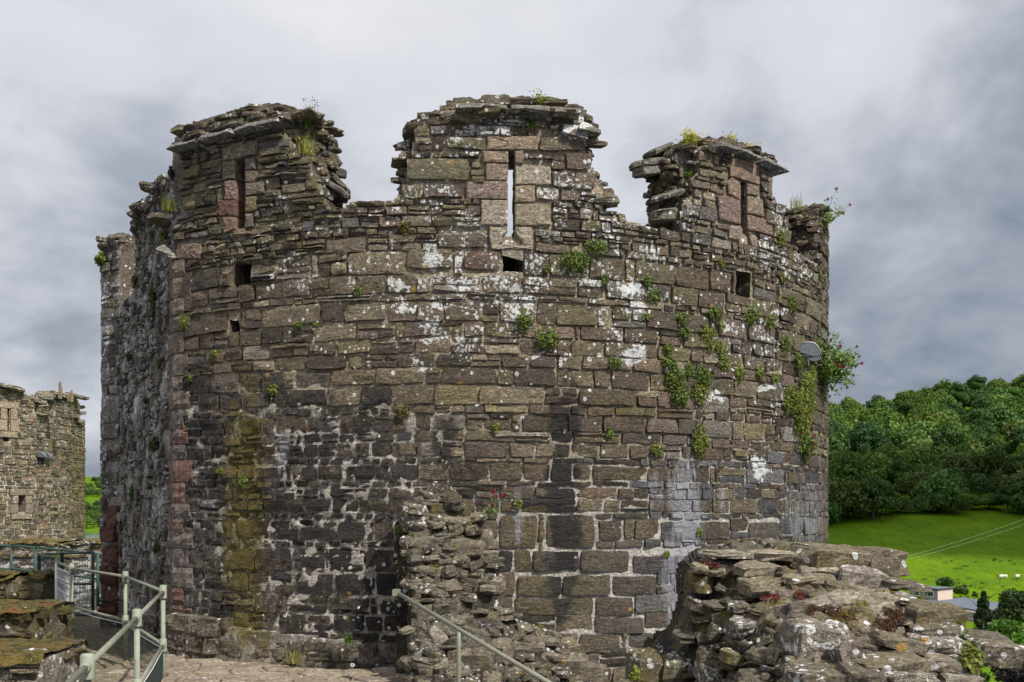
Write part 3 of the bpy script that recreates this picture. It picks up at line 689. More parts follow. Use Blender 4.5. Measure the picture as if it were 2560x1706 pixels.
cm = MB()
core_tint = lambda px, py: np.array([.17, .14, .105]) * (1 + 0.5 * fbm(np.stack([px / 30, py / 20, 0 * px], 1), 6, 3)[:, None])
def core_stain(px, py, seed=0): st = near_stain(px, py, 0); st[:, 0] = np.clip(st[:, 0] * 0.5 + .05, 0, 1); st[:, 1] = np.maximum(st[:, 1], .25); return st
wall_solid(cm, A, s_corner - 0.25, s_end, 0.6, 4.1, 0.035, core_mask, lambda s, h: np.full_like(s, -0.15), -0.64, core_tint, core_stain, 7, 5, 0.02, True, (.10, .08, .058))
build(cm, 'rubble_core', M_ROCK, tower)
# closed inner drum so that the drain holes stay dark
im = MB(); n = 48; ang = np.linspace(0, 2 * np.pi, n, endpoint=False); rr = TR - 0.66
ring = lambda z: np.stack([TC[0] + rr * np.sin(ang), TC[1] - rr * np.cos(ang), np.full(n, z)], 1)
im.add(np.concatenate([ring(-6), ring(2.72)]), [(k, (k + 1) % n, n + (k + 1) % n, n + k) for k in range(n)], None, (.12, .10, .08))
im.add(np.concatenate([ring(2.72), [[TC[0], TC[1], 2.72]]]), None, [(n, k, (k + 1) % n) for k in range(n)], (.12, .10, .08))
build(im, 'inner_drum', M_ROCK, tower)
lm = MB(); sgrid = np.linspace(s_corner, s_end, 60)
lm.add(np.concatenate([A.P(sgrid, np.full(60, -12.0), 0.0), A.P(sgrid, np.full(60, -2.05), -0.03)]), [(k, k + 1, 61 + k, 60 + k) for k in range(59)], None, (.14, .115, .085))
build(lm, 'lower_wall', M_ROCK, tower)

# splayed sills below the slits
for q, pts, conv, t in ((slit_mid, [(1044, 1198), (1200, 1240), (1142, 1090), (1088, 1090)], cr2, PALE), (slit_left, [(1130, 1105), (1215, 1090), (1202, 1020), (1158, 1020)], cr1, (.25, .19, .13)), (slit_right, [(1170, 1085), (1278, 1132), (1218, 1000), (1198, 1000)], cr3, (.26, .21, .16))):
    b = MB(); p = [A.hit(*conv(*c)) for c in pts]; dd = (0.0, 0.0, -0.34, -0.34)
    V = [A.P(np.array([c[0]]), np.array([c[1]]), d)[0] for c, d in zip(p, dd)]
    V += [v - np.array([0, 0, 0.12]) for v in V]
    b.add(np.array(V), BOXQ, None, np.array(t), (0.05, .1, .1, 0)); build(b, 'slit_sill', M_ROCK, tower)
b = MB(); p = prect(A, 962, 1212, 1272, 1246, cr2)
emit_prism(prism(A, p, 0.012, -0.3, np.array(PALE), (0.1, .1, .1, 0), 55), 'slit_sill', M_ROCK, tower)

# coping slabs that project as a drip course
def coping(pts_lo, pts_hi, conv, proud, tint, seed, name='coping_slab'):
    n = len(pts_lo) - 1
    for k in range(n):
        quad = [A.hit(*conv(*pts_lo[k])), A.hit(*conv(*pts_lo[k + 1])), A.hit(*conv(*pts_hi[k + 1])), A.hit(*conv(*pts_hi[k]))]
        g = 0.006; quad = [(quad[0][0] + g, quad[0][1]), (quad[1][0] - g, quad[1][1]), (quad[2][0] - g, quad[2][1]), (quad[3][0] + g, quad[3][1])]
        def stn(px, py, sd=0): s = near_stain(px, py, sd); s[:, 0] = np.maximum(s[:, 0], .42); s[:, 3] = np.maximum(s[:, 3], .45); return s
        st = stone(A, quad, proud, -0.25, seed + k, np.array(tint), stn, 0.012, 0.010, 0.035, 0.012, 0.02, 8.0, (0.0, -0.03))
        b = MB(); b.add(st['v'], st['q'], None, st['tint'], st['stain']); build(b, name, M_ROCK, tower)
coping([(700, 558), (925, 488), (1175, 428), (1520, 345)], [(715, 500), (925, 430), (1175, 368), (1515, 285)], cr1, 0.12, (.15, .14, .125), 31)
coping([(690, 262), (1088, 262), (1390, 288), (1600, 294)], [(690, 200), (1085, 200), (1390, 215), (1640, 238)], cr2, 0.12, (.17, .155, .125), 41)
coping([(1450, 400), (1660, 475)], [(1480, 320), (1740, 352)], cr2, 0.05, (.15, .125, .09), 47); coping([(1560, 398), (1765, 440)], [(1600, 290), (1760, 385)], cr2, 0.10, (.16, .14, .11), 48)
coping([(925, 330), (1120, 365), (1290, 440), (1430, 500), (1510, 545)], [(940, 250), (1130, 318), (1300, 385), (1390, 420), (1515, 490)], cr3, 0.11, (.15, .14, .12), 51)
# single slabs left sticking out of the broken ends
for c, sz, rz, tl, t in ((A.P(A.hit(*cr2(1830, 880))[0], A.hit(*cr2(1830, 880))[1], -0.10), (.34, .30, .075), .1, (.05, -.08), (.19, .165, .11)),
                         (A.P(A.hit(*cr1(1905, 830), -.3)[0], A.hit(*cr1(1905, 830), -.3)[1], -0.30), (.30, .3, .06), .3, (.1, .55), (.17, .155, .125)),
                         (A.P(A.hit(*cr1(1890, 760), -.3)[0], A.hit(*cr1(1890, 760), -.3)[1], -0.34), (.22, .3, .05), .3, (.1, .75), (.16, .15, .125)),
                         (A.P(A.hit(*cr3(400, 500), -.4)[0], A.hit(*cr3(400, 500), -.4)[1], -0.42), (.36, .30, .085), .4, (.1, -.20), (.20, .175, .15)),
                         (A.P(A.hit(*cr3(400, 430), -.4)[0], A.hit(*cr3(400, 430), -.4)[1], -0.44), (.42, .30, .075), .5, (.05, -.25), (.18, .165, .13)),
                         (A.P(A.hit(*cr3(600, 690), -.15)[0], A.hit(*cr3(600, 690), -.15)[1], -0.20), (.50, .30, .06), .35, (.15, -.34), (.17, .155, .115)),
                         (A.P(A.hit(*cr3(560, 880), -.2)[0], A.hit(*cr3(560, 880), -.2)[1], -0.22), (.40, .34, .12), .4, (.0, -.1), (.18, .16, .12)),
                         (A.P(A.hit(*cr3(500, 320), -.4)[0], A.hit(*cr3(500, 320), -.4)[1], -0.45), (.36, .3, .06), .5, (.0, -.45), (.15, .135, .11))):
    b = MB(); slab(b, np.asarray(c).ravel(), sz, rz, tl, rnd.randrange(9999), t, (.35, .2, .1, .25)); build(b, 'projecting_slab', M_ROCK, tower)

# rubble on the broken flanks and on the tops
flank = MB(); rr_ = random.Random(5)
def rub(sp, hp, d, big=1.0, tints=None, roof=False):
    t = np.array(rr_.choice(tints or (BROWN + OLIVE + SLATE[:1]))) * rr_.uniform(.8, 1.3)
    c = A.P(np.array([sp]), np.array([hp]), d)[0]; f = sp / TR
    k_ = 1.0 if roof else .68
    sz = (rr_.uniform(.14, .38) * big * k_, rr_.uniform(.14, .30) * big * k_, rr_.uniform(.028, .065) * big * (1.0 if roof else 1.25))
    slab(flank, c, sz, f + rr_.uniform(-.5, .5), (rr_.gauss(0, .07 if roof else .16), rr_.gauss(0, .07 if roof else .16)), rr_.randrange(1 << 28), t, (rr_.uniform(.1, .5), rr_.uniform(0, .5), rr_.uniform(0, .4), rr_.uniform(0, .3)), 8)
def along(pts, conv, d_range, n, big=1.0, dep=-0.35, dz=0.0):
    p = [A.hit(*conv(*q), dep) for q in pts]; seg = [math.dist(p[i], p[i + 1]) for i in range(len(p) - 1)]; tot = sum(seg)
    for k in range(n):
        u = rr_.uniform(0, tot); i = 0
        while u > seg[i] and i < len(seg) - 1: u -= seg[i]; i += 1
        f = u / max(seg[i], 1e-6); s = p[i][0] + (p[i + 1][0] - p[i][0]) * f; h = p[i][1] + (p[i + 1][1] - p[i][1]) * f
        rub(s + rr_.gauss(0, .03), h + rr_.gauss(0, .012 if dz else .02) + dz, rr_.uniform(*d_range), big, None, bool(dz))
along([(1490, 330), (1600, 470), (1700, 600), (1760, 750), (1800, 880), (1840, 960)], cr1, (-.34, -.06), 55, 0.85, -0.15)
along([(1770, 290), (1760, 440), (1790, 590), (1810, 690), (1850, 800), (1840, 940)], cr1, (-.62, -.25), 56, 1.0)
along([(960, 380), (1100, 300), (1250, 250), (1520, 215), (1760, 285)], cr1, (-.6, -.10), 75, 1.15, -.35, -.09)
along([(900, 445), (1050, 385), (1300, 330), (1540, 290)], cr1, (-.16, -.02), 34, 1.2, -.1, -.02); along([(930, 400), (1050, 350), (1300, 290), (1560, 255)], cr1, (-.32, -.1), 34, 1.2, -.2, -.05)
along([(560, 300), (720, 240), (1050, 215), (1400, 220), (1560, 260)], cr2, (-.2, .0), 30, 1.2, -.1, -.07); along([(850, 310), (1000, 300), (1200, 345), (1360, 415)], cr3, (-.25, -.05), 26, 1.1, -.15, -.07)
along([(420, 390), (520, 310), (720, 220), (1050, 190), (1400, 205), (1580, 270)], cr2, (-.6, -.08), 70, 1.15, -.35, -.09)
along([(330, 800), (380, 560), (420, 380)], cr2, (-.6, -.15), 26, .9); along([(1650, 340), (1640, 700), (1760, 860), (1760, 960)], cr2, (-.6, -.15), 34, .9)
along([(600, 290), (650, 275), (800, 270), (1000, 285), (1340, 420)], cr3, (-.6, -.10), 60, 1.05, -.35, -.09)
along([(540, 430), (570, 600), (590, 700), (560, 780), (590, 880), (540, 960)], cr3, (-.62, -.2), 60, 1.0)
along([(800, 380), (760, 560), (760, 620), (760, 720), (700, 870), (690, 990)], cr3, (-.36, -.08), 60, .8, -.15)
for k in range(70):
    s = m_end[0][0] + rr_.uniform(-.02, .05); rub(s, rr_.uniform(2.75, 3.6), rr_.uniform(-.62, -.04), 1.0, BROWN + DARK)
for k in range(40): rub(m_end[0][0] + rr_.uniform(0, 1.2), 3.62 + rr_.uniform(0, .12), rr_.uniform(-.6, 0), 1.2)
for sx0, sx1 in ((835, 985), (1475, 1700), (1974, 2045)):      # weathered wall top in the crenels
    a, b2 = A.s_of(sx0)[0], A.s_of(sx1)[0]
    for k in range(int((b2 - a) * 22)):
        s = rr_.uniform(a, b2); rub(s, float(np.interp(s, sill_s, sill_h)) - 0.04, rr_.uniform(-.6, -.12), .8)
build(flank, 'broken_rubble', M_ROCK, tower, kind='stuff')
# ------------------------------------------------------------------ flat left side of the tower, quoins, plinth
corner = A.P(np.array([s_corner]), np.array([0.0]))[0][:2]
dL = np.array([-2.15, 4.10]); dL = dL / np.hypot(*dL)
L1 = Line(corner, -dL); L1_END = -4.20
o2 = corner + dL * 4.28; L2 = Line(o2, (1.0, -0.60)); L2_END = -0.44
GREY = [(.20, .185, .165), (.17, .155, .135), (.14, .12, .10), (.24, .225, .205), (.16, .13, .105), (.12, .10, .085)]
def left_stain(px, py, seed=0):
    n = fbm(np.stack([px / 12, py / 60, 0 * px], 1), 12, 3); m = fbm(np.stack([px / 25, py / 40, 0 * px + 5], 1), 22, 3)
    return np.stack([np.clip(.42 + n * .6, 0, 1), np.clip(.12 + .9 * m, 0, .8), np.clip(.20 - n * .7, 0, .7), np.clip(.22 + .5 * n, 0, .7)], 1)
def left_zone(surf, s, h):
    return dict(aspect=(0.9, 2.6), joint=0.006, jit=0.014, split=0.4, tints=GREY, rough=0.020, strata=0.012, proud=(-0.03, 0.045), cell=0.05, missing=0.03)
l1_top = poly(L1, [(338, 545), (352, 505), (385, 478), (415, 462), (434, 452), (442, 520), (425, 610), (438, 660), (438, 800), (338, 800)])
def l1_mask(s, h): return (h < np.where(s > -0.5, 2.55, 2.88)) & (s < 0) & (s > L1_END) | (in_poly(s, h, l1_top) & (s < -0.02))
def l2_mask(s, h): return (h < 3.86 + 0.25 * (s + .3)) & (s < 0) & (s > L2_END)
def rows_between(top, bot, lo, hi, seed):
    r = random.Random(seed); b = [top]
    while b[-1] > bot: b.append(b[-1] - r.uniform(lo, hi))
    return b
door_px = [A.hit(0, 0)] and None
red = [(-.28, -.02, -.24, .04), (-.37, -.05, -.49, -.26), (-.30, -.03, -.80, -.52), (-.36, -.04, -1.10, -.82), (-.33, -.02, -1.34, -1.12), (-.38, -.05, -1.52, -1.36)]
res2 = [[(a, c), (b, c), (b, d), (a, d)] for a, b, c, d in red]
st1 = fill_rows(L1, rows_between(3.72, -1.9, .09, .17, 3), L1_END, -0.02, lambda s, h: l1_mask(s, h) & (s < -.12), [], left_zone, left_stain, None, 17, .03)
st2 = fill_rows(L2, rows_between(3.95, -1.9, .12, .22, 4), L2_END, 0.0, l2_mask, res2, lambda *a: dict(left_zone(*a), aspect=(1.2, 2.4), split=.15, proud=(-.01, .02)), left_stain, None, 19, .02)
emit_stones(st1 + st2, tower, M_ROCK, 120, 'side_stone', 'side_packing_stones')
for k, q in enumerate(res2):
    s = stone(L2, q, .035 + .03 * (k % 2), -.1, 300 + k, np.array((.125, .058, .048)) * rnd.uniform(.8, 1.2), lambda px, py, sd=0: np.tile([.08, .1, .25, .1], (len(px), 1)), .02, .015, .05)
    b = MB(); b.add(s['v'], s['q'], None, s['tint'], s['stain']); build(b, 'door_jamb', M_ROCK, tower)
for k in range(5):
    q = [(-4.22, -.30 - .26 * k), (-4.02 + .05 * (k % 2), -.30 - .26 * k), (-4.02 + .05 * (k % 2), -.06 - .26 * k), (-4.22, -.06 - .26 * k)]
    s = stone(L1, q, .03, -.2, 340 + k, np.array((.14, .065, .052)), lambda px, py, sd=0: np.tile([.08, .1, .25, .2], (len(px), 1)), .012, .01, .05)
    b = MB(); b.add(s['v'], s['q'], None, s['tint'], s['stain']); build(b, 'door_jamb', M_ROCK, tower)
lmb = MB(); ltint = lambda px, py: np.array([.25, .23, .205]) * (1 + .55 * fbm(np.stack([px / 9, py / 30, 0 * px], 1), 31, 3)[:, None])
lfront = lambda s, h: -0.012 + 0.045 * fbm(np.stack([s * 4, h * 5, 0 * s], 1), 41, 4)
wall_solid(lmb, L1, L1_END, 0.0, -2.1, 3.9, 0.035, l1_mask, lfront, -0.55, ltint, left_stain, 6, 9, .014)
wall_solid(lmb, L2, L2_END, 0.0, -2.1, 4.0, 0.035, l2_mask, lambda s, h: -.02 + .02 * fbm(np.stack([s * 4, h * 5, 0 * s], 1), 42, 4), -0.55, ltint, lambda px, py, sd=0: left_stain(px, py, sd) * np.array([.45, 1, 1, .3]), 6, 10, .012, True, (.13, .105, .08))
build(lmb, 'side_mortar', M_MORTAR, tower)
b = MB(); sg = np.array([L1_END, 0.0]); V = np.concatenate([L1.P(sg, np.full(2, -12.0), 0), L1.P(sg, np.full(2, -2.05), -.03)]); b.add(V, [(0, 1, 3, 2)], None, (.16, .15, .14))
sg = np.array([L2_END, 0.0]); V = np.concatenate([L2.P(sg, np.full(2, -12.0), 0), L2.P(sg, np.full(2, -2.05), -.03)]); b.add(V, [(0, 1, 3, 2)], None, (.16, .15, .14))
build(b, 'lower_side_wall', M_ROCK, tower)
# quoins wrap the corner: long side alternates
qh = 2.62; r4 = random.Random(44); k = 0
while qh > -1.2:
    hh = r4.uniform(.15, .24); la, lb = ((.30, .16) if k % 2 else (.20, .26)); la *= r4.uniform(.85, 1.15); b = MB()
    y = HOR - qh / 10.9 * K
    t = (.20, .155, .115) if y < 1000 else ((.185, .105, .080) if r4.random() < .5 else (.19, .155, .135))
    t = np.array(t) * r4.uniform(.8, 1.15)
    lv = np.linspace(qh - hh + .006, qh - .006, 5); V = []
    pa = [s_corner + la * f for f in (1, .75, .5, .25, .06)]; pl = [-.05 * 1, -lb * .35, -lb * .7, -lb]
    rows = []
    for zi, z in enumerate(lv):
        e = .0 if zi not in (0, 4) else -.008
        row = [A.P(np.array([pa[0]]), np.array([z]), -.12)[0]] + [A.P(np.array([s_]), np.array([z]), .012 + e + r4.uniform(-.008, .008))[0] for s_ in pa]
        row += [L1.P(np.array([s_]), np.array([z]), .012 + e + r4.uniform(-.008, .008))[0] for s_ in pl] + [L1.P(np.array([pl[-1]]), np.array([z]), -.12)[0]]
        rows.append(row)
    V = np.array(rows).reshape(-1, 3); m = len(rows[0]); Q = []
    for i in range(4):
        for j in range(m - 1): Q.append((i * m + j + 1, i * m + j, (i + 1) * m + j, (i + 1) * m + j + 1))
    mid = V.mean(0); nV = len(V); V = np.concatenate([V, [[mid[0], mid[1], lv[0]], [mid[0], mid[1], lv[-1]]]]); T = []
    for j in range(m - 1): T.append((nV, j, j + 1)); T.append((nV + 1, 4 * m + j + 1, 4 * m + j))
    px, py = project(V); st = near_stain(px, py, 0); st[:, 2] *= .35; st[:, 3] = np.maximum(st[:, 3], .35)
    b.add(V, Q, T, t, st); build(b, 'quoin', M_ROCK, tower); qh -= hh; k += 1
# broken slabs on the side parapet
b = MB()
for k in range(60):
    s = r4.uniform(-2.75, -.1); h = 3.05 + .55 * min(1, max(0, (-s - .1) / .6)) * (1 if s > -2 else .96) + r4.uniform(-.12, .06)
    slab(b, L1.P(np.array([s]), np.array([h]), r4.uniform(-.5, .04))[0], (r4.uniform(.15, .4), r4.uniform(.15, .35), r4.uniform(.04, .09)), r4.uniform(0, 3), (r4.gauss(0, .2), r4.gauss(0, .2)), r4.randrange(1 << 28), np.array(r4.choice(BROWN + GREY)) * r4.uniform(.8, 1.2), (.4, .4, .3, .3), 8)
for k in range(26):
    slab(b, L2.P(np.array([r4.uniform(-.40, 0)]), np.array([3.83 + r4.uniform(-.1, .05)]), r4.uniform(-.5, .02))[0], (r4.uniform(.15, .34), r4.uniform(.15, .3), r4.uniform(.04, .08)), r4.uniform(0, 3), (r4.gauss(0, .15), r4.gauss(0, .15)), r4.randrange(1 << 28), np.array(r4.choice(BROWN + GREY)), (.5, .5, .3, .3), 8)
for k in range(46):
    slab(b, L1.P(np.array([r4.uniform(-.45, .0)]), np.array([r4.uniform(2.45, 3.3)]), r4.uniform(-.45, .05))[0], (r4.uniform(.1, .3), r4.uniform(.1, .28), r4.uniform(.03, .08)), r4.uniform(0, 3), (r4.gauss(0, .25), r4.gauss(0, .25)), r4.randrange(1 << 28), np.array(r4.choice(BROWN + GREY)) * r4.uniform(.9, 1.3), (.45, .35, .25, .3), 8)
build(b, 'side_rubble', M_ROCK, tower, kind='stuff')
for pxy, sz, tl in (((436, 456), (.16, .14, .10), (.1, .1)), ((352, 500), (.5, .45, .08), (.0, -.45)), ((300, 585), (.30, .3, .08), (0, -.3)), ((402, 598), (.34, .3, .10), (.1, .15))):
    s_, h_ = L1.hit(*pxy); b = MB(); slab(b, L1.P(np.array([s_]), np.array([h_ - .03]), -.12)[0] if pxy[0] != 300 else L2.P(np.array([-.2]), np.array([3.90]), -.2)[0], sz, .4, tl, int(pxy[0]), (.17, .16, .145), (.4, .2, .1, .35)); build(b, 'coping_slab', M_ROCK, tower)

# projecting plinth at the foot of the tower
PL = Arc(TC, TR + 0.13)
led_x = [400, 415, 652, 842, 1010]; led_y = [1536, 1541, 1582, 1603, 1612]
led_s = [PL.s_of(x)[0] for x in led_x]; led_h = [PL.hit(x, y)[1] for x, y in zip(led_x, led_y)]
pl_mask = lambda s, h: (h < np.interp(s, led_s, led_h)) & (s > s_corner - .05)
pl_zone = lambda *a: dict(aspect=(1.0, 2.2), joint=.008, jit=.014, split=.2, tints=[(.15, .125, .095), (.12, .10, .08), (.17, .145, .11)], rough=.02, strata=.01, proud=(-.015, .02), missing=.05)
def pl_stain(px, py, seed=0): st = near_stain(px, py, seed); st[:, 1] = np.maximum(st[:, 1], .40); st[:, 2] = np.maximum(st[:, 2] * .8, .25); st[:, 0] = .22; return st
sp = fill_rows(PL, [-1.10, -1.30, -1.48, -1.62], s_corner - .05, led_s[-1] + .3, pl_mask, [], pl_zone, pl_stain, None, 23, .02)
emit_stones(sp, tower, M_ROCK, 60, 'plinth_stone', 'plinth_packing')
pm = MB(); wall_solid(pm, PL, s_corner - .05, led_s[-1] + .4, -1.95, -1.0, .025, pl_mask, lambda s, h: -.012 + .035 * fbm(np.stack([s * 5, h * 6, 0 * s], 1), 51, 4), -.25, lambda px, py: np.array([.27, .245, .21]) * (1 + .4 * fbm(np.stack([px / 40, py / 20, 0 * px], 1), 33, 3)[:, None]), pl_stain, 4, 12, .010)
build(pm, 'plinth_mortar', M_MORTAR, tower)

# ------------------------------------------------------------------ wall walk and its paving
walk = MB(); V = [(-3.6, 2.0, -1.56), (-0.2, 2.0, -1.56), (-0.2, 11.2, -1.56), (-3.9, 11.2, -1.56)]
gx, gy = np.meshgrid(np.linspace(-3.9, 0.4, 60), np.linspace(1.5, 11.6, 130), indexing='ij'); gx = gx.ravel(); gy = gy.ravel()
gz = -1.545 + .012 * fbm(np.stack([gx * 3, gy * 3, 0 * gx], 1), 3, 3); o = (np.arange(59)[:, None] * 130 + np.arange(129)[None]).ravel()
walk.add(col3(gx, gy, gz), np.stack([o, o + 130, o + 131, o + 1], 1), None, (.20, .17, .12), (.1, .45, .2, 0))
walk_o = build(walk, 'pavement', M_MORTAR); tag(walk_o, kind='structure')
pv = random.Random(9); pts = {}
CX, CY = 0.34, 0.24
for i in range(-1, 12):
    for j in range(-1, 26): pts[i, j] = (-3.55 + (i + .5 * (j % 2)) * CX + pv.uniform(-.13, .13), 5.4 + j * CY + pv.uniform(-.09, .09))
def clip(polyg, p, q):
    mx, my = (p[0] + q[0]) / 2, (p[1] + q[1]) / 2; nx, ny = q[0] - p[0], q[1] - p[1]; out = []
    for k in range(len(polyg)):
        a, c = polyg[k], polyg[(k + 1) % len(polyg)]; da = (a[0] - mx) * nx + (a[1] - my) * ny; dc = (c[0] - mx) * nx + (c[1] - my) * ny
        if da <= 0: out.append(a)
        if da * dc < 0: t = da / (da - dc); out.append((a[0] + (c[0] - a[0]) * t, a[1] + (c[1] - a[1]) * t))
    return out
for (i, j), p in pts.items():
    if not (0 <= i < 11 and 0 <= j < 25): continue
    pg = [(p[0] - .4, p[1] - .4), (p[0] + .4, p[1] - .4), (p[0] + .4, p[1] + .4), (p[0] - .4, p[1] + .4)]
    for di in (-2, -1, 0, 1, 2):
        for dj in (-2, -1, 0, 1, 2):
            if (di or dj) and (i + di, j + dj) in pts: pg = clip(pg, p, pts[i + di, j + dj])
    c = np.mean(pg, 0)
    if math.hypot(c[0] - TC[0], c[1] - TC[1]) < TR + .22 or len(pg) < 3: continue
    z = FLOOR + pv.uniform(-.006, .008); b = MB(); ring = []
    pts2 = []
    for k in range(len(pg)):
        a, d = np.array(pg[k]), np.array(pg[(k + 1) % len(pg)])
        pts2 += [a + (c - a) * .07, (a + d) / 2 + (c - (a + d) / 2) * pv.uniform(.03, .08)]
    pts2 = np.array(pts2); n = len(pts2); V = [np.column_stack([pts2, np.full(n, z - .06)]), np.column_stack([pts2, z - .008 + rng.uniform(-.004, .004, n)]), np.column_stack([c + (pts2 - c) * .9, z + rng.uniform(-.004, .005, n)])]
    V = np.concatenate(V + [[[c[0], c[1], z + .004]]]); Q = [(l * n + k, l * n + (k + 1) % n, (l + 1) * n + (k + 1) % n, (l + 1) * n + k) for l in (0, 1) for k in range(n)]
    b.add(V, Q, [(3 * n, 2 * n + k, 2 * n + (k + 1) % n) for k in range(n)], np.array((.31, .255, .195)) * pv.uniform(.8, 1.15), (.12, pv.uniform(0, .35), .1, 0)); build(b, 'paving_stone', M_ROCK, walk_o)

# ------------------------------------------------------------------ ruined masonry masses: a rough body plus separate stones
def relief(outline, Yfn, step, back, tint_fn, stain_fn, seed, amp=.06, conv=lambda x, y: (x, y)):
    """body of broken masonry: front skin at distance Yfn(column, row), closed by flanks running back"""
    xs = [p[0] for p in outline]; ys = [p[1] for p in outline]
    X = np.arange(min(xs) - step, max(xs) + 2 * step, step); Y = np.arange(min(ys) - step, max(ys) + 2 * step, step)
    cx, cy = np.meshgrid((X[:-1] + X[1:]) / 2, (Y[:-1] + Y[1:]) / 2, indexing='ij'); m = in_poly(cx, cy, outline)
    gx, gy = np.meshgrid(X, Y, indexing='ij'); gx = gx.ravel(); gy = gy.ravel(); D = Yfn(gx, gy)
    def pos(gx, gy, D):
        p = col3((gx - 1280) / K * D, D, (HOR - gy) / K * D)
        n1 = fbm(p * 4.5, seed, 4); n2 = fbm(p * 4.5 + 31, seed, 4); n3 = fbm(p * np.array([5, 5, 12]) + 63, seed, 4)
        return p + amp * np.stack([n2 * .6, n1 * 1.3, n3 * .7], 1)
    mb = MB(); V = pos(gx, gy, D); nh = len(Y); I, J = np.nonzero(m); o = I * nh + J; Q = np.stack([o, o + 1, o + nh + 1, o + nh], 1)
    def emit(V, Q, cx, cy):
        used = np.unique(Q); mp = np.full(len(V), -1); mp[used] = np.arange(len(used)); V = V[used]
        mb.add(V, mp[Q], None, tint_fn(V, cx[used], cy[used]), stain_fn(V, cx[used], cy[used]))
    emit(V, Q, gx, gy); P = np.pad(m, 1); ns, nn = m.shape; E = []
    for di, dj, e in ((-1, 0, ((0, 0), (0, 1))), (1, 0, ((1, 1), (1, 0))), (0, -1, ((1, 0), (0, 0))), (0, 1, ((0, 1), (1, 1)))):
        I, J = np.nonzero(m & ~P[1 + di:1 + di + ns, 1 + dj:1 + dj + nn]); E.append(np.stack([(I + e[0][0]) * nh + J + e[0][1], (I + e[1][0]) * nh + J + e[1][1]], 1))
    E = np.concatenate(E); a, b2 = E[:, 0], E[:, 1]; n = len(E); vs = []; seg = 10
    for k in range(seg + 1):
        for x in (a, b2):
            base = col3((gx[x] - 1280) / K * D[x], D[x], (HOR - gy[x]) / K * D[x]) + np.array(back) * (k / seg)
            n1 = fbm(base * 4.5, seed, 4); n2 = fbm(base * 4.5 + 31, seed, 4); n3 = fbm(base * np.array([5, 5, 12]) + 63, seed, 4)
            vs.append(base + amp * np.stack([n2 * .6, n1 * 1.3, n3 * .7], 1))
    V = np.concatenate(vs); i = np.arange(n); Q = np.concatenate([np.stack([2 * k * n + i, 2 * k * n + n + i, 2 * (k + 1) * n + n + i, 2 * (k + 1) * n + i], 1) for k in range(seg)])
    emit(V, Q, np.tile(np.concatenate([gx[a], gx[b2]]), seg + 1), np.tile(np.concatenate([gy[a], gy[b2]]), seg + 1))
    return mb

# --- the broken stub of a wall against the front of the tower
STUB = [(992, 1760), (990, 1420), (988, 1330), (1002, 1294), (1042, 1250), (1064, 1224), (1092, 1206), (1140, 1228), (1172, 1275), (1205, 1335), (1238, 1420), (1258, 1500), (1310, 1565), (1420, 1600), (1470, 1650), (1510, 1706), (1530, 1760)]
rx_y = [1200, 1240, 1330, 1500, 1560, 1640, 1700, 1760]; rx_x = [1095, 1160, 1226, 1290, 1340, 1470, 1515, 1540]
def stub_Y(px, py):
    f = np.array([A.s_of(x)[1] for x in np.atleast_1d(px)]); xr = np.interp(py, rx_y, rx_x)
    t = np.clip((xr - px) / np.maximum(xr - 985, 20), 0, 1); low = np.clip((py - 1205) / 480, 0, 1)
    return f - (.10 + .95 * low ** .8 * t ** .8 + .55 * np.clip((py - 1540) / 160, 0, 1) * np.clip((px - 990) / 100, 0, 1)) * (t > 0) * np.where(px < 1022, .38, 1.0) - .02
stub = empty('broken_wall_stub', tuple(at(1120, 1700, 8.6)), 'ragged stub of broken rubble wall rising against the front of the tower', 'wall')
ptint = lambda V, x, y: np.where((x < 1024)[:, None], np.array([.045, .040, .026]), np.array([.085, .07, .052])) * (1 + .6 * fbm(V * 9, 71, 3)[:, None])  # left strip tinted darker: its shade and moss put into the colour
pst = lambda V, x, y: np.stack([np.clip(.35 + .5 * fbm(V * 3, 72, 2), 0, 1), np.clip(.25 + .5 * fbm(V * 3 + 9, 73, 2), 0, 1), np.clip(.35 + .6 * fbm(V * 3 + 19, 74, 2), 0, 1), 0 * x + .2], 1)
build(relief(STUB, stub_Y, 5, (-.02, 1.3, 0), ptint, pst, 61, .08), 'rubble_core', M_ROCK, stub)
r5 = random.Random(55)
def put_slab(parent, name, px, py, w, hpx, Yc, depth=.28, rz=0.0, tilt=(0, 0), tint=(.19, .165, .125), stain=(.3, .2, .15, .15), seed=None, nside=9, ang=.55):
    b = MB(); slab(b, tuple(at(px, py, Yc)), (w / K * Yc, depth, hpx / K * Yc), rz, tilt, seed if seed is not None else r5.randrange(1 << 28), np.array(tint), stain, nside, 1.0, None, ang)
    return build(b, name, M_ROCK, parent)
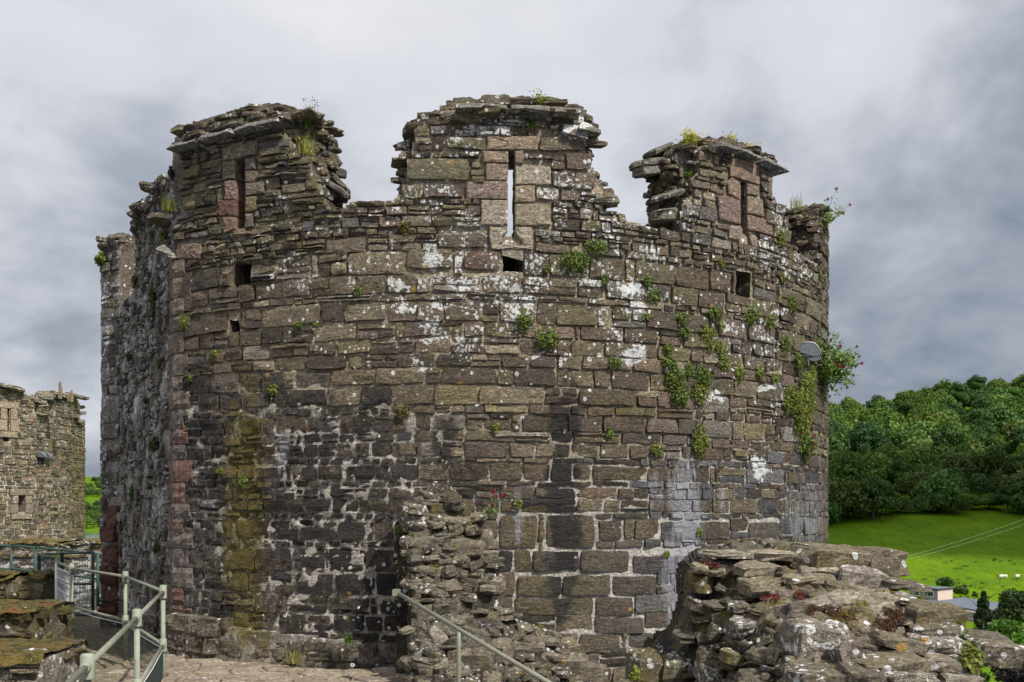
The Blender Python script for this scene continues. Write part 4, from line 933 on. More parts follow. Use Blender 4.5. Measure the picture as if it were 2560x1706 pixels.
big = [(1040, 1290, 80, 60, -.5), (1085, 1292, 60, 22, 0), (1130, 1300, 90, 22, .1), (1050, 1358, 110, 34, 0), (1150, 1365, 130, 40, .15), (1215, 1350, 44, 40, 0), (1040, 1385, 60, 22, 0), (1130, 1382, 70, 18, 0), (1210, 1408, 110, 26, -.05), (1050, 1422, 54, 26, 0), (1110, 1402, 130, 18, 0), (1035, 1455, 60, 16, 0), (1175, 1430, 90, 18, .1),
       (1070, 1470, 50, 26, .2), (1225, 1460, 90, 40, 0), (1150, 1455, 60, 24, .3), (1062, 1548, 50, 62, 0), (1055, 1610, 46, 36, 0), (1245, 1535, 90, 22, 0), (1120, 1510, 70, 40, .3), (1080, 1660, 120, 26, .1), (1180, 1660, 130, 60, .0), (1240, 1645, 70, 50, .5), (1310, 1622, 90, 26, 0), (1400, 1655, 140, 34, .1), (1460, 1690, 120, 60, .2), (1300, 1680, 90, 30, 0), (1225, 1695, 60, 40, .4), (1340, 1600, 110, 22, .1), (1105, 1240, 60, 14, 0), (1070, 1262, 60, 14, 0), (1140, 1262, 60, 14, .1), (1190, 1292, 60, 14, 0)]
for (x, y, w, h, t) in big:
    Yc = float(stub_Y(np.array([x]), np.array([y]))[0]); tn = np.array(r5.choice([(.155, .132, .098), (.19, .165, .12), (.13, .11, .088), (.21, .18, .135)]))
    put_slab(stub, 'stone', x, y, w, h, Yc + .06, .30, r5.uniform(-.3, .3), (r5.uniform(-.05, .25), t * .6), tn, (r5.uniform(.05, .45), r5.uniform(.1, .5), r5.uniform(0, .35), r5.uniform(0, .3)))
nst = 0
while nst < 210:
    x, y = r5.uniform(1026, 1500), r5.uniform(1235, 1730)
    if not in_poly(np.array([x]), np.array([y]), STUB)[0]: continue
    Yc = float(stub_Y(np.array([x]), np.array([y]))[0])
    put_slab(stub, 'stone', x, y, r5.uniform(18, 62), r5.uniform(8, 24), Yc + r5.uniform(-.05, .04), r5.uniform(.1, .25), r5.uniform(-.8, .8), (r5.gauss(.1, .2), r5.gauss(0, .2)), np.array(r5.choice([(.15, .128, .095), (.18, .155, .115), (.11, .095, .074), (.22, .195, .15)])) * r5.uniform(.7, 1.2), (r5.choice([.02, .05, .1, .35]), r5.uniform(.0, .6), r5.uniform(0, .5), r5.uniform(0, .3)), None, 7); nst += 1

# --- the broken wall end in the right foreground
RUIN = [(1610, 1780), (1655, 1672), (1728, 1610), (1748, 1540), (1742, 1480), (1762, 1425), (1800, 1398), (1870, 1382), (1990, 1372), (2070, 1378), (2170, 1400), (2210, 1440), (2232, 1480), (2300, 1505), (2340, 1530), (2380, 1580), (2395, 1630), (2412, 1680), (2470, 1720), (2490, 1780)]
def ruin_Y(px, py):
    base = np.interp(py, [1365, 1450, 1520, 1706, 1800], [6.7, 6.15, 5.5, 4.75, 4.4])
    left = np.clip((1990 - px) / 300, 0, 1.2) * np.interp(py, [1420, 1490, 1706], [0, .85, 1.45])
    right = np.clip((px - 2250) / 200, 0, 1.2) * .25
    return base + left + right
ruin = empty('ruined_wall_end', tuple(at(2030, 1760, 5.2)), 'crumbling end of a rubble wall with jutting slabs in the right foreground', 'wall')
def rtint(V, x, y):
    n = fbm(V * 8, 81, 4)[:, None]; pale = np.clip(1 - np.abs(y - 1490) / 160, 0, 1)[:, None] * np.clip((x - 1850) / 150, 0, 1)[:, None]
    return np.array([.115, .096, .072]) * (1 + .6 * n) * (1 - pale) + np.array([.29, .25, .195]) * (1 + .8 * n) * pale
def rstain_shade(V, x, y):
    n1 = fbm(V * 6, 82, 3); n2 = fbm(V * 5 + 7, 83, 3); return np.stack([np.clip(.12 + .8 * n1, 0, 1), np.clip(.42 + 1.0 * n2, 0, 1), np.clip(.25 + .8 * fbm(V * 4 + 17, 84, 3) + .35 * (x < 1900), 0, 1), 0 * x + .1], 1)  # shade of the left flank is painted in as extra black stain
build(relief(RUIN, ruin_Y, 6, (.05, 1.2, 0), rtint, rstain_shade, 62, .10), 'rubble_core', M_ROCK, ruin)
G1, G2, G3, G4 = (.175, .148, .104), (.215, .183, .130), (.13, .11, .08), (.25, .215, .16)
# (left, top, right, bottom, depth, tilt sideways, tint, (lichen, moss, black, leach), name)
RS = [(1985, 1366, 2266, 1436, .50, .05, G1, (.3, .5, .1, 0)), (2195, 1452, 2308, 1470, .34, .10, G3, (.3, .3, .1, .2)), (2090, 1418, 2200, 1486, .30, .12, (.27, .235, .20), (.35, .1, .1, .1)), (1985, 1408, 2112, 1428, .40, .0, (.34, .29, .22), (.3, .2, 0, 0)), (2000, 1436, 2080, 1474, .3, .0, G2, (.3, .4, 0, 0)), (2050, 1452, 2130, 1480, .25, .2, G1, (.3, .3, .1, 0)),
      (2248, 1506, 2392, 1566, .34, .05, G1, (.25, .55, .1, 0)), (2262, 1556, 2390, 1586, .30, -.06, G3, (.4, .2, .1, .2)), (2268, 1590, 2405, 1628, .30, .06, (.19, .165, .135), (.5, .2, .2, .1)), (2180, 1588, 2300, 1622, .28, .22, G1, (.35, .2, .1, .2)), (2402, 1584, 2522, 1606, .30, .12, G3, (.15, .3, .1, .2)), (2420, 1600, 2548, 1666, .34, .13, G1, (.5, .35, .1, 0)),
      (1966, 1552, 2112, 1652, .34, .10, (.20, .175, .135), (.62, .15, .2, .1)), (2074, 1602, 2148, 1674, .26, -.35, (.20, .165, .14), (.45, .1, .3, .1)), (2120, 1640, 2314, 1676, .30, -.05, (.19, .165, .12), (.3, .5, .1, .1)), (2092, 1668, 2204, 1712, .30, .1, G3, (.7, .2, .3, 0)), (1846, 1446, 1966, 1484, .34, -.04, G2, (.25, .5, .0, 0)), (1950, 1440, 2062, 1472, .30, .02, (.25, .215, .15), (.2, .5, .1, 0)),
      (1838, 1408, 1940, 1440, .30, -.03, (.24, .205, .15), (.2, .4, .1, 0)), (1880, 1378, 2010, 1400, .40, .0, (.32, .275, .205), (.3, .3, 0, 0)), (1710, 1432, 1780, 1478, .34, .06, G3, (.15, .75, .2, 0)), (1726, 1412, 1772, 1428, .2, .2, G2, (.3, .3, .1, 0)), (1760, 1424, 1815, 1440, .2, -.1, G1, (.2, .5, .1, 0)), (1714, 1496, 1762, 1528, .26, .3, G3, (.5, .3, .3, .3)), (1682, 1580, 1748, 1598, .30, .05, (.13, .115, .09), (.2, .4, .4, 0)),
      (1566, 1626, 1650, 1706, .40, .12, (.13, .115, .085), (.45, .65, .3, 0)), (1650, 1640, 1738, 1720, .34, .0, (.145, .13, .095), (.6, .55, .2, 0)), (1800, 1626, 1860, 1660, .2, .2, (.20, .17, .11), (.3, .6, .1, 0)), (1876, 1628, 1940, 1656, .22, -.1, G3, (.3, .2, .3, 0)), (1740, 1624, 1800, 1662, .24, .35, G3, (.2, .3, .4, 0)), (1820, 1508, 1876, 1530, .2, .0, G3, (.3, .3, .4, 0)), (1826, 1548, 1900, 1576, .24, .0, (.20, .175, .15), (.5, .2, .3, 0)), (1770, 1560, 1800, 1600, .2, .3, G3, (.3, .3, .3, 0)),
      (1740, 1660, 1800, 1706, .3, .0, (.16, .14, .11), (.5, .4, .3, 0)), (2300, 1636, 2400, 1668, .26, .05, (.22, .19, .145), (.5, .2, .1, 0)), (2330, 1680, 2440, 1720, .3, .1, (.22, .195, .15), (.6, .3, .2, 0)), (2200, 1676, 2330, 1712, .3, .0, (.20, .175, .14), (.5, .3, .2, .1)), (1760, 1378, 1880, 1394, .35, .0, (.27, .235, .18), (.3, .3, .1, 0)), (2150, 1386, 2240, 1446, .3, 0, (.18, .15, .12), (.3, .4, .2, 0)), (1960, 1668, 2090, 1712, .3, .0, G3, (.5, .3, .3, 0)), (1840, 1680, 1960, 1716, .3, .0, G3, (.3, .4, .4, 0))]
for (x0, y0, x1, y1, dep, t, tn, stn) in RS:
    x, y = (x0 + x1) / 2, (y0 + y1) / 2; Yc = float(ruin_Y(np.array([min(max(x, 1700), 2400)]), np.array([y]))[0])
    put_slab(ruin, 'stone', x, y, (x1 - x0) * 1.04, (y1 - y0) * .92, Yc + (-.05 if 1700 < x < 2380 else .02), dep, r5.uniform(-.15, .15), (r5.uniform(.02, .12), t), tn, stn, None, 11, .8)
nst = 0
while nst < 240:
    x, y = r5.uniform(1640, 2470), r5.uniform(1385, 1740)
    if not in_poly(np.array([x]), np.array([y]), RUIN)[0]: continue
    Yc = float(ruin_Y(np.array([x]), np.array([y]))[0]); flank_shade = .6 if x < 1950 else 1.0  # stones on the left flank darkened, that side's shade in their tint
    put_slab(ruin, 'stone', x, y, r5.uniform(16, 78), r5.uniform(7, 26), Yc + r5.uniform(-.02, .08), r5.uniform(.10, .26), r5.uniform(-.9, .9), (r5.gauss(.1, .22), r5.gauss(0, .22)), np.array(r5.choice([G1, G2, G3, G4, (.24, .20, .18)])) * r5.uniform(.75, 1.2) * flank_shade, (r5.choice([.03, .08, .15, .3, .6]), r5.uniform(.0, .7), r5.uniform(0, .4), r5.uniform(0, .2)), None, 7); nst += 1
# ------------------------------------------------------------------ low walls in the left foreground and middle distance
def moss_material():
    g = NT('moss_cushions'); p = g.pos(); n = g.noise(p, 7.0, 4, .65); n2 = g.noise(p, 60.0, 4, .7)
    c = g.mix(g.range(n, .38, .62), (.035, .038, .007), (.150, .105, .014)); c = g.mix(g.range(g.noise(p, 4.0, 4, .6), .52, .66), c, (.165, .062, .018))
    c = g.mix(g.range(n2, .52, .66, 0, .75), c, (.20, .18, .145)); c = g.mix(1.0, c, g.range(n2, .25, .7, .45, 1.5, False), 'MULTIPLY'); g.put(c, g.b.inputs['Base Color'])
    g.put(g.bump(n2, .03, 1.0), g.b.inputs['Normal']); return g.m
M_MOSS = moss_material()
LW = dict(aspect=(1.0, 2.8), joint=.006, jit=.012, split=.35, rough=.02, strata=.014, proud=(-.03, .03), cell=.06)
def low_wall(name, label, O, direc, length, top, bot, thick, tints, stain, moss=.7, seed=1, lo=.07, hi=.15, limit=80, mort=(.2, .18, .15)):
    L = Line(O, direc); th = empty(name, tuple(L.P(np.array([-length / 2]), np.array([bot]), -thick / 2)[0]), label, 'wall')
    nz = lambda s: .05 * fbm(np.stack([s * 2.2, 0 * s, 0 * s + seed], 1), seed, 3)
    mask = lambda s, h: (h < top + nz(s)) & (s < 0) & (s > -length); stf = lambda px, py, sd=0: np.clip(np.tile(stain, (len(px), 1)) + .35 * fbm(np.stack([px / 30, py / 30, 0 * px], 1), seed, 3)[:, None], 0, 1)
    st = fill_rows(L, rows_between(top + .03, bot, lo, hi, seed), -length, 0, mask, [], lambda *a: dict(LW, tints=tints), stf, None, seed + 1, .02)
    emit_stones(st, th, M_ROCK, limit); mb = MB()
    wall_solid(mb, L, -length, 0, bot - .1, top + .1, .045, mask, lambda s, h: -.02 + .03 * fbm(np.stack([s * 5, h * 7, 0 * s], 1), seed, 3), -thick, lambda px, py: np.array(mort) * (1 + .4 * fbm(np.stack([px / 20, py / 20, 0 * px], 1), seed, 3)[:, None]), stf, 8, seed, .015)
    build(mb, 'mortar', M_MORTAR, th)
    cap = MB(); rc_ = random.Random(seed)
    for k in range(int(length * thick * 26)):
        slab(cap, L.P(np.array([rc_.uniform(-length, .03)]), np.array([top + rc_.uniform(-.05, .03)]), rc_.uniform(-thick, .04))[0], (rc_.uniform(.08, .3), rc_.uniform(.08, .26), rc_.uniform(.03, .08)), rc_.uniform(0, 3), (rc_.gauss(0, .2), rc_.gauss(0, .2)), rc_.randrange(1 << 28), np.array(rc_.choice(tints)) * rc_.uniform(.8, 1.5), (stain[0], min(1, stain[1] + .2), stain[2], 0), 7)
    build(cap, 'cap_rubble', M_ROCK, th, kind='stuff')
    if moss:
        ns, nd = int(length / .03), max(3, int(thick / .03)); S, D = np.meshgrid(np.linspace(-length, .02, ns), np.linspace(.05, -thick - .03, nd), indexing='ij'); S = S.ravel(); D = D.ravel()
        e = np.minimum(1, np.minimum((.05 - D), D + thick + .03) / .06); p = np.stack([S * 3, D * 3, 0 * S + seed], 1)
        H = top + nz(S) + .022 + .06 * fbm(p, 7, 4) - .06 * (1 - np.clip(e, 0, 1)) + .02 * np.maximum(0, fbm(p * 5, 8, 2)) + .012
        keep = (fbm(p * .8 + 3, 9, 3) > .35 - moss); o = (np.arange(ns - 1)[:, None] * nd + np.arange(nd - 1)[None]).ravel(); Q = np.stack([o, o + 1, o + nd + 1, o + nd], 1)
        Q = Q[keep[o]]; mb = MB(); mb.add(L.P(S, H, D), Q, None, (.1, .1, .02)); build(mb, 'moss_cover', M_MOSS, th, kind='stuff', smooth=True)
    return th
low_wall('mossy_wall', 'low wall end topped with orange and yellow moss at the bottom left corner', (-3.42, 7.55), (1, .10), 1.75, -1.13, -2.4, 1.05, BROWN + GREY[:2], (.35, .35, .25, .1), .62, 201, .06, .13, 60)
low_wall('mossy_wall', 'dark green mossy wall behind the orange moss wall at the left edge', (-4.72, 10.3), (1, .05), 1.8, -1.03, -2.4, 1.0, DARK + BROWN[:2], (.2, .75, .55, .0), .65, 202, .07, .14, 60)
low_wall('mossy_wall', 'dark mossy wall below the green railing beside the far tower', (-6.35, 14.1), (1, .05), 2.0, -.93, -2.4, .8, DARK + BROWN[:2], (.25, .7, .4, .0), .45, 203, .08, .15, 50)
low_wall('parapet_wall', 'pale stone parapet wall behind the dark green railing', (-8.2, 21.2), (1, .05), 3.4, -.95, -2.6, .5, BROWN + [(.3, .27, .22)], (.5, .25, .2, .3), .5, 204, .09, .17, 90, (.4, .37, .33))
low_wall('rubble_bank', 'ragged mossy rubble ledge at the foot of the far tower', (-9.3, 24.6), (1, .02), 3.8, -.82, -2.0, 1.6, BROWN + OLIVE, (.45, .5, .3, .1), .6, 205, .06, .13, 60)
b = MB(); gx, gy = np.meshgrid(np.linspace(-7.5, -3.0, 60), np.linspace(2.5, 16.5, 150), indexing='ij'); gx = gx.ravel(); gy = gy.ravel(); o = (np.arange(59)[:, None] * 150 + np.arange(149)[None]).ravel()
b.add(col3(gx, gy, -1.72 + .05 * fbm(np.stack([gx * 1.6, gy * 1.6, 0 * gx], 1), 5, 4)), np.stack([o, o + 150, o + 151, o + 1], 1), None, (.22, .19, .14), (.2, .55, .3, 0)); tag(build(b, 'ground', M_ROCK), kind='structure')
b = MB(); box(b, (-3.88, 1.5, -14), (.3, 11.2, -1.6), (.14, .12, .09)); box(b, (-7.5, 2.5, -14), (-3.9, 16.4, -1.85), (.14, .12, .09)); box(b, (1.0, 3.2, -14), (3.6, 7.2, -1.9), (.14, .12, .09))
tag(build(b, 'terrain', M_ROCK), kind='structure')

# ------------------------------------------------------------------ railings
def paint(name, col, rust=.03):
    g = NT(name); p = g.pos(); n = g.noise(p, 9.0, 5, .6); n2 = g.noise(p, 70.0, 4, .6)
    c = g.mix(1.0, col, g.range(n, .3, .7, .82, 1.15, False), 'MULTIPLY'); c = g.mix(g.range(n2, .62, .70, 0, .35), c, (.5, .5, .42))
    c = g.mix(g.range(g.noise(p, 22.0, 5, .7), .70 - rust, .74 - rust), c, (.16, .07, .025)); g.put(c, g.b.inputs['Base Color']); g.b.inputs['Roughness'].default_value = .5
    g.put(g.bump(n2, .002), g.b.inputs['Normal']); return g.m
M_RAIL = paint('sage_green_paint', (.265, .295, .228), .075); M_TUBE = paint('worn_grey_green_tube', (.205, .21, .165), .06); M_DKGREEN = paint('dark_green_paint', (.035, .075, .062), 0)
M_WIRE = plain('dark_wire', (.030, .042, .038), .5); M_WHITE = plain('white_plastic_coat', (.74, .75, .76), .5); M_BLUE = plain('blue_grey_mesh', (.13, .16, .22), .6)
TOPR, MIDR, BASE = -.748, -1.225, -1.70
rail_pts = [(-6.25, 14.3), (-5.46, 12.9), (-4.20, 11.3), (-3.12, 9.3), (-2.56, 7.1), (-2.01, 4.92), (-1.47, 2.75)]
railing = empty('railing', (-3.12, 9.3, BASE), 'sage green tubular railing with dark wire mesh turning a corner at lower left', 'railing')
for i, (x, y) in enumerate(rail_pts):
    b = MB(); tube(b, [(x, y, BASE - .1), (x, y, TOPR + .03)], .020, 10)
    post = build(b, 'post', M_RAIL, railing, smooth=True)
    for z in (TOPR, MIDR):
        b = MB(); tube(b, [(x, y, z - .062), (x, y, z - .055), (x, y, z + .05), (x, y, z + .058)], [.034, .032, .032, .024], 12)
        for j in (i - 1, i + 1):
            if 0 <= j < len(rail_pts):
                d = (Vector(rail_pts[j] + (0,)) - Vector((x, y, 0))).normalized(); c = Vector((x, y, z)); tube(b, [c, c + d * .075, c + d * .08], [.025, .025, .021], 10)
        build(b, 'fitting', M_RAIL, post, smooth=True)
def wire_panel(a, b_, z0, z1, sx, sz, r, mat, parent, name='mesh_panel', frame=True):
    a, b_ = Vector(a), Vector(b_); L = (b_ - a).length; mb = MB(); nx = int(L / sx)
    for k in range(nx + 1): p = a.lerp(b_, k / nx); tube(mb, [(p.x, p.y, z0), (p.x, p.y, z1)], r, 4, cap=False)
    nz = max(1, int((z1 - z0) / sz))
    for k in range(nz + 1): z = z0 + (z1 - z0) * k / nz; tube(mb, [(a.x, a.y, z), (b_.x, b_.y, z)], r, 4, cap=False)
    if frame:
        for p, q in (((a.x, a.y, z0), (b_.x, b_.y, z0)), ((a.x, a.y, z0), (a.x, a.y, z1)), ((b_.x, b_.y, z0), (b_.x, b_.y, z1))): tube(mb, [p, q], r * 2.4, 5)
    return build(mb, name, mat, parent)
for i in range(len(rail_pts) - 1):
    (x0, y0), (x1, y1) = rail_pts[i], rail_pts[i + 1]; d = Vector((x1 - x0, y1 - y0, 0)).normalized() * .05
    for z in (TOPR, MIDR):
        b = MB(); tube(b, [(x0, y0, z), (x1, y1, z)], .0165, 10); build(b, 'rail', M_TUBE, railing, smooth=True)
    if i >= 1: wire_panel((x0 + d.x, y0 + d.y, 0), (x1 - d.x, y1 - d.y, 0), BASE + .05, MIDR - .03, .045, .075, .0024, M_WIRE, railing)
    b = MB(); tube(b, [(x0 + d.x, y0 + d.y, MIDR - .034), ((x0 + x1) / 2, (y0 + y1) / 2, MIDR - .05), (x1 - d.x, y1 - d.y, MIDR - .036)], .006, 5); build(b, 'cable_tie', M_WHITE, railing)
# white mesh gate between the last two posts
gate = empty('mesh_gate', (-5.95, 13.8, BASE), 'white wire mesh gate leaf with bent bars beside the sage green railing', 'gate')
ga, gb = Vector((-6.22, 14.2, 0)), Vector((-5.52, 12.98, 0)); outw = Vector((gb.y - ga.y, -(gb.x - ga.x), 0)).normalized() * -.04
for k in range(15):
    p = ga.lerp(gb, k / 14); b = MB(); tube(b, [(p.x, p.y, BASE + .02), (p.x, p.y, -1.06), (p.x + outw.x, p.y + outw.y, -1.02), (p.x, p.y, -.98), (p.x, p.y, -.80)], .0034, 5); build(b, 'bar', M_WHITE, gate)
for z in (BASE + .05, -1.42, -1.10, -.94, -.82): b = MB(); tube(b, [(ga.x, ga.y, z), (gb.x, gb.y, z)], .005, 5); build(b, 'cross_wire', M_WHITE, gate)
b = MB(); tube(b, [(ga.x, ga.y, BASE), (ga.x, ga.y, -.76)], .022, 8); build(b, 'gate_post', M_WHITE, gate, smooth=True)
# dark green railing farther off
far_rail = empty('railing', (-8.4, 19.5, -1.9), 'dark green railing running in front of the pale parapet wall', 'railing')
fr = [at(-70, 1361, 20.5), at(28, 1365, 20), at(88, 1369, 19.6), at(152, 1375, 19.2), at(245, 1385, 18.6)]
for i, p in enumerate(fr):
    b = MB(); tube(b, [(p.x, p.y, p.z - .95), (p.x, p.y, p.z + .02)], .03, 8); build(b, 'post', M_DKGREEN, far_rail, smooth=True)
    if i:
        q = fr[i - 1]
        for dz in (0, -.45): b = MB(); tube(b, [(q.x, q.y, q.z + dz), (p.x, p.y, p.z + dz)], .022, 8); build(b, 'rail', M_DKGREEN, far_rail, smooth=True)
        wire_panel((q.x, q.y, 0), (p.x, p.y, 0), p.z - .93, p.z - .48, .06, .1, .003, M_BLUE, far_rail)
pen = empty('mesh_gate', tuple(at(160, 1500, 17)), 'dark green mesh gate panel standing open behind the white gate', 'gate')
pg = [at(98, 1387, 15.8), at(143, 1397, 14.8), at(155, 1384, 17.0), at(232, 1382, 16.6)]
for i, (p, q) in enumerate(((pg[0], pg[1]), (pg[0], pg[2]), (pg[2], pg[3]))):
    for r_ in (p, q): b = MB(); tube(b, [(r_.x, r_.y, r_.z - 1.0), (r_.x, r_.y, r_.z + .02)], .028, 8); build(b, 'post', M_DKGREEN, pen, smooth=True)
    for dz in (0, -.5, -1.0): b = MB(); tube(b, [(p.x, p.y, p.z + dz), (q.x, q.y, q.z + dz)], .02, 8); build(b, 'rail', M_DKGREEN, pen, smooth=True)
    wire_panel((p.x, p.y, 0), (q.x, q.y, 0), min(p.z, q.z) - 1.0, max(p.z, q.z), .06, .12, .0022, M_BLUE if i == 0 else M_WIRE, pen)
# handrail by the broken stub
hr = empty('handrail', tuple(at(1147, 1720, 8.2)), 'single sloping grey green handrail in front of the broken wall stub', 'handrail')
h0, h1 = at(996, 1484, 8.75), at(1440, 1748, 7.2); b = MB(); tube(b, [tuple(h0), tuple(h0.lerp(h1, .5)), tuple(h1)], .019, 10); build(b, 'rail', M_TUBE, hr, smooth=True)
pt = at(1147, 1578, 8.22); b = MB(); tube(b, [(pt.x, pt.y, pt.z), (pt.x, pt.y, pt.z - .07), (pt.x - .004, pt.y, pt.z - .9)], [.016, .017, .019], 10); build(b, 'post', M_RAIL, hr, smooth=True)
b = MB(); box(b, (h0.x - .05, h0.y - .02, h0.z - .02), (h0.x + .01, h0.y + .09, h0.z + .03)); build(b, 'wall_bracket', M_TUBE, hr)
pt2 = h0.lerp(h1, .92); b = MB(); tube(b, [tuple(pt2), (pt2.x, pt2.y, pt2.z - .9)], .018, 10); build(b, 'post', M_RAIL, hr, smooth=True)
# ------------------------------------------------------------------ the far tower at the left edge
FC = (-20.3, 36.5); FT = Arc(FC, 4.9, math.atan2(20.3, 36.5))
def fpoly(pts): return [FT.hit(0 + x * .29970, 930 + y * .29970) for x, y in pts]
fs0, fs1 = FT.s_of(-60)[0], 4.9 * R_(100)
f_sill = [(285, 330), (330, 350)]
fm1 = fpoly([(-300, 60), (0, 115), (100, 140), (200, 175), (285, 195), (285, 420), (-300, 420)]); fm2 = fpoly([(340, 420), (335, 260), (370, 200), (450, 160), (520, 180), (600, 195), (650, 230), (664, 270), (668, 420)])
f_hs = FT.hit(95, 1035)[1]
f_slit = [FT.hit(*p) for p in ((18.5, 1078), (24, 1078), (24, 1023), (18.5, 1023))]; f_hole = [FT.hit(*p) for p in ((10, 1104), (25, 1104), (25, 1088), (10, 1088))]
f_win = [FT.hit(*p) for p in ((46, 1283), (62, 1283), (62, 1240), (46, 1240))]; f_hole2 = [FT.hit(*p) for p in ((94, 1160), (112, 1160), (112, 1142), (94, 1142))]
F_H = [f_slit, f_hole, f_win, f_hole2]
def f_mask(s, h): return ((h < f_hs) | in_poly(s, h, fm1) | in_poly(s, h, fm2)) & ~holed(s, h, F_H)
ftower = empty('round_tower', (FC[0], FC[1], -8.0), 'distant round stone tower with white mortar joints at the left edge', 'tower')
def f_stain(px, py, seed=0):
    up = sstep(1160, 1060, py) if False else 1 - sstep(1080, 1240, py); n = fbm(np.stack([px / 14, py / 14, 0 * px], 1), 91, 3)
    return np.stack([np.clip(.28 * up + .10 + n * .4, 0, .8), np.clip(.35 + .6 * n + .25 * (px > 170), 0, 1), np.clip(.25 - n, 0, .6), 0 * px], 1)
f_zone = lambda surf, s, h: dict(aspect=(1.0, 2.8), joint=.009 if h > 1 else .014, jit=.012, split=.2, tints=[(.14, .112, .078), (.115, .092, .066), (.16, .13, .09), (.18, .152, .10), (.19, .13, .092)], rough=.015, strata=.01, proud=(-.01, .03), cell=.09)
fst = fill_rows(FT, rows_between(4.15, -2.2, .10, .20, 77), fs0, fs1, f_mask, F_H, f_zone, f_stain, None, 78, .02)
emit_stones(fst, ftower, M_FAR, 300)
fmb = MB(); wall_solid(fmb, FT, fs0, fs1, -2.4, 4.3, .07, f_mask, lambda s, h: -.02 + .02 * fbm(np.stack([s * 4, h * 4, 0 * s], 1), 92, 3), -.6, lambda px, py: (np.array([.30, .26, .19])[None] * (1 - sstep(1120, 1230, py))[:, None] + np.array([.43, .39, .33])[None] * sstep(1120, 1230, py)[:, None]), f_stain, 4, 14, .02)
build(fmb, 'mortar', M_FAR, ftower)
b = MB(); n = 40; ang = np.linspace(0, 2 * np.pi, n, endpoint=False); ring = lambda z, r: np.stack([FC[0] + r * np.sin(ang), FC[1] - r * np.cos(ang), np.full(n, z)], 1)
b.add(np.concatenate([ring(-14, 4.86), ring(-2.3, 4.86), ring(-2.3, 4.25), ring(2.3, 4.25)]), [(l * n + k, l * n + (k + 1) % n, (l + 1) * n + (k + 1) % n, (l + 1) * n + k) for l in range(3) for k in range(n)], None, (.12, .10, .08)); build(b, 'inner_drum', M_FAR, ftower)
r6 = random.Random(66)
for k in range(15):
    q = k / 14.0; x0, y0 = (0 + q * 95, 962 + q * 26) if k < 8 else (100 + (k - 8) * 16, 1010 - 22 * math.sin((k - 7) / 8 * 2.6))
    s_, h_ = FT.hit(min(x0, 196), y0); b = MB(); slab(b, FT.P(np.array([s_]), np.array([h_]), r6.uniform(-.2, .08))[0], (r6.uniform(.4, .7), .5, r6.uniform(.08, .14)), r6.uniform(0, 1), (0, .15), k, (.2, .17, .125), (.4, .4, .2, .1)); build(b, 'coping_slab', M_FAR, ftower)
b = MB()
for k in range(90):
    x = r6.uniform(100, 206); y = 985 + abs(x - 140) * .25 + r6.uniform(0, 60) * (x < 115 or x > 180); s_, h_ = FT.hit(min(x, 203), y)
    slab(b, FT.P(np.array([s_]), np.array([h_]), r6.uniform(-.5, .06))[0], (r6.uniform(.2, .5), r6.uniform(.2, .45), r6.uniform(.05, .13)), r6.uniform(0, 3), (r6.gauss(0, .15), r6.gauss(0, .15)), k + 50, np.array((.2, .17, .12)) * r6.uniform(.7, 1.2), (.4, .5, .2, .1), 7)
build(b, 'broken_rubble', M_FAR, ftower, kind='stuff')
for x, yb, yt, w in ((150, 982, 953, 10), (178.5, 990, 974, 9), (170.5, 988, 980, 5)):
    p = at(x, yb, 34.2); q = at(x, yt, 34.2); b = MB(); w_ = w / K * 34; hh = q.z - p.z
    tube(b, [(p.x, p.y, p.z - .2), (p.x + .02, p.y, p.z + hh * .35), (p.x, p.y, p.z + hh * .8), (p.x + .01, p.y, q.z)], [w_ * .55, w_ * .5, w_ * .36, w_ * .1], 6, (.21, .17, .115)); build(b, 'pinnacle_stone', M_FAR, ftower)
for q, t in ((f_slit, (.30, .235, .165)), (f_win, (.23, .185, .14))):
    a = min(p[0] for p in q); c = max(p[0] for p in q); lo = min(p[1] for p in q); hi = max(p[1] for p in q)
    for (x0, x1, y0, y1) in ((a - .28, a - .02, lo, (lo + hi) / 2), (a - .22, a - .02, (lo + hi) / 2 + .02, hi), (c + .02, c + .30, lo, (lo + hi) / 2), (c + .02, c + .25, (lo + hi) / 2 + .02, hi), (a - .3, c + .3, hi + .02, hi + .22), (a - .25, c + .25, lo - .2, lo - .02)):
        emit_prism(prism(FT, [(x0, y0), (x1, y0), (x1, y1), (x0, y1)], .045, -.3, np.array(t) * r6.uniform(.85, 1.1), (.2, .2, .1, 0), r6.randrange(999)), 'dressed_stone', M_FAR, ftower)

# ------------------------------------------------------------------ land, water
def terrain(x, y):
    x = np.asarray(x, float); y = np.asarray(y, float); hs = 46 + .174 * (np.clip(x, -200, 900) - 180)
    fld = np.interp(y, [0, 235, 350], [-22, -22, -4.5]); r = np.where(y < 350, fld, -4.5 + (hs + 4.5) * np.clip((y - 350) / 250, 0, 1) ** .95); r = np.where(y > 600, hs + .03 * (y - 600), r)
    l = np.interp(y, [0, 945, 960, 1010, 1500, 2200, 4000], [-27, -27, -22.3, -20, 7, 66, 60]); w = sstep(-130, 40, x)
    n = 1.2 * fbm(np.stack([x / 60, y / 60, 0 * x], 1), 17, 3) * sstep(240, 300, y)
    return l * (1 - w) + r * w + n
gx1 = np.concatenate([np.linspace(-2600, -140, 40), np.linspace(-120, 60, 20), np.linspace(66, 330, 90), np.linspace(350, 2600, 30)]); gy1 = np.concatenate([np.linspace(20, 230, 30), np.linspace(234, 360, 64), np.linspace(366, 640, 60), np.linspace(660, 4200, 60)])
GX, GY = np.meshgrid(gx1, gy1, indexing='ij'); X = GX.ravel(); Y = GY.ravel(); nh = len(gy1); o = (np.arange(len(gx1) - 1)[:, None] * nh + np.arange(nh - 1)[None]).ravel()
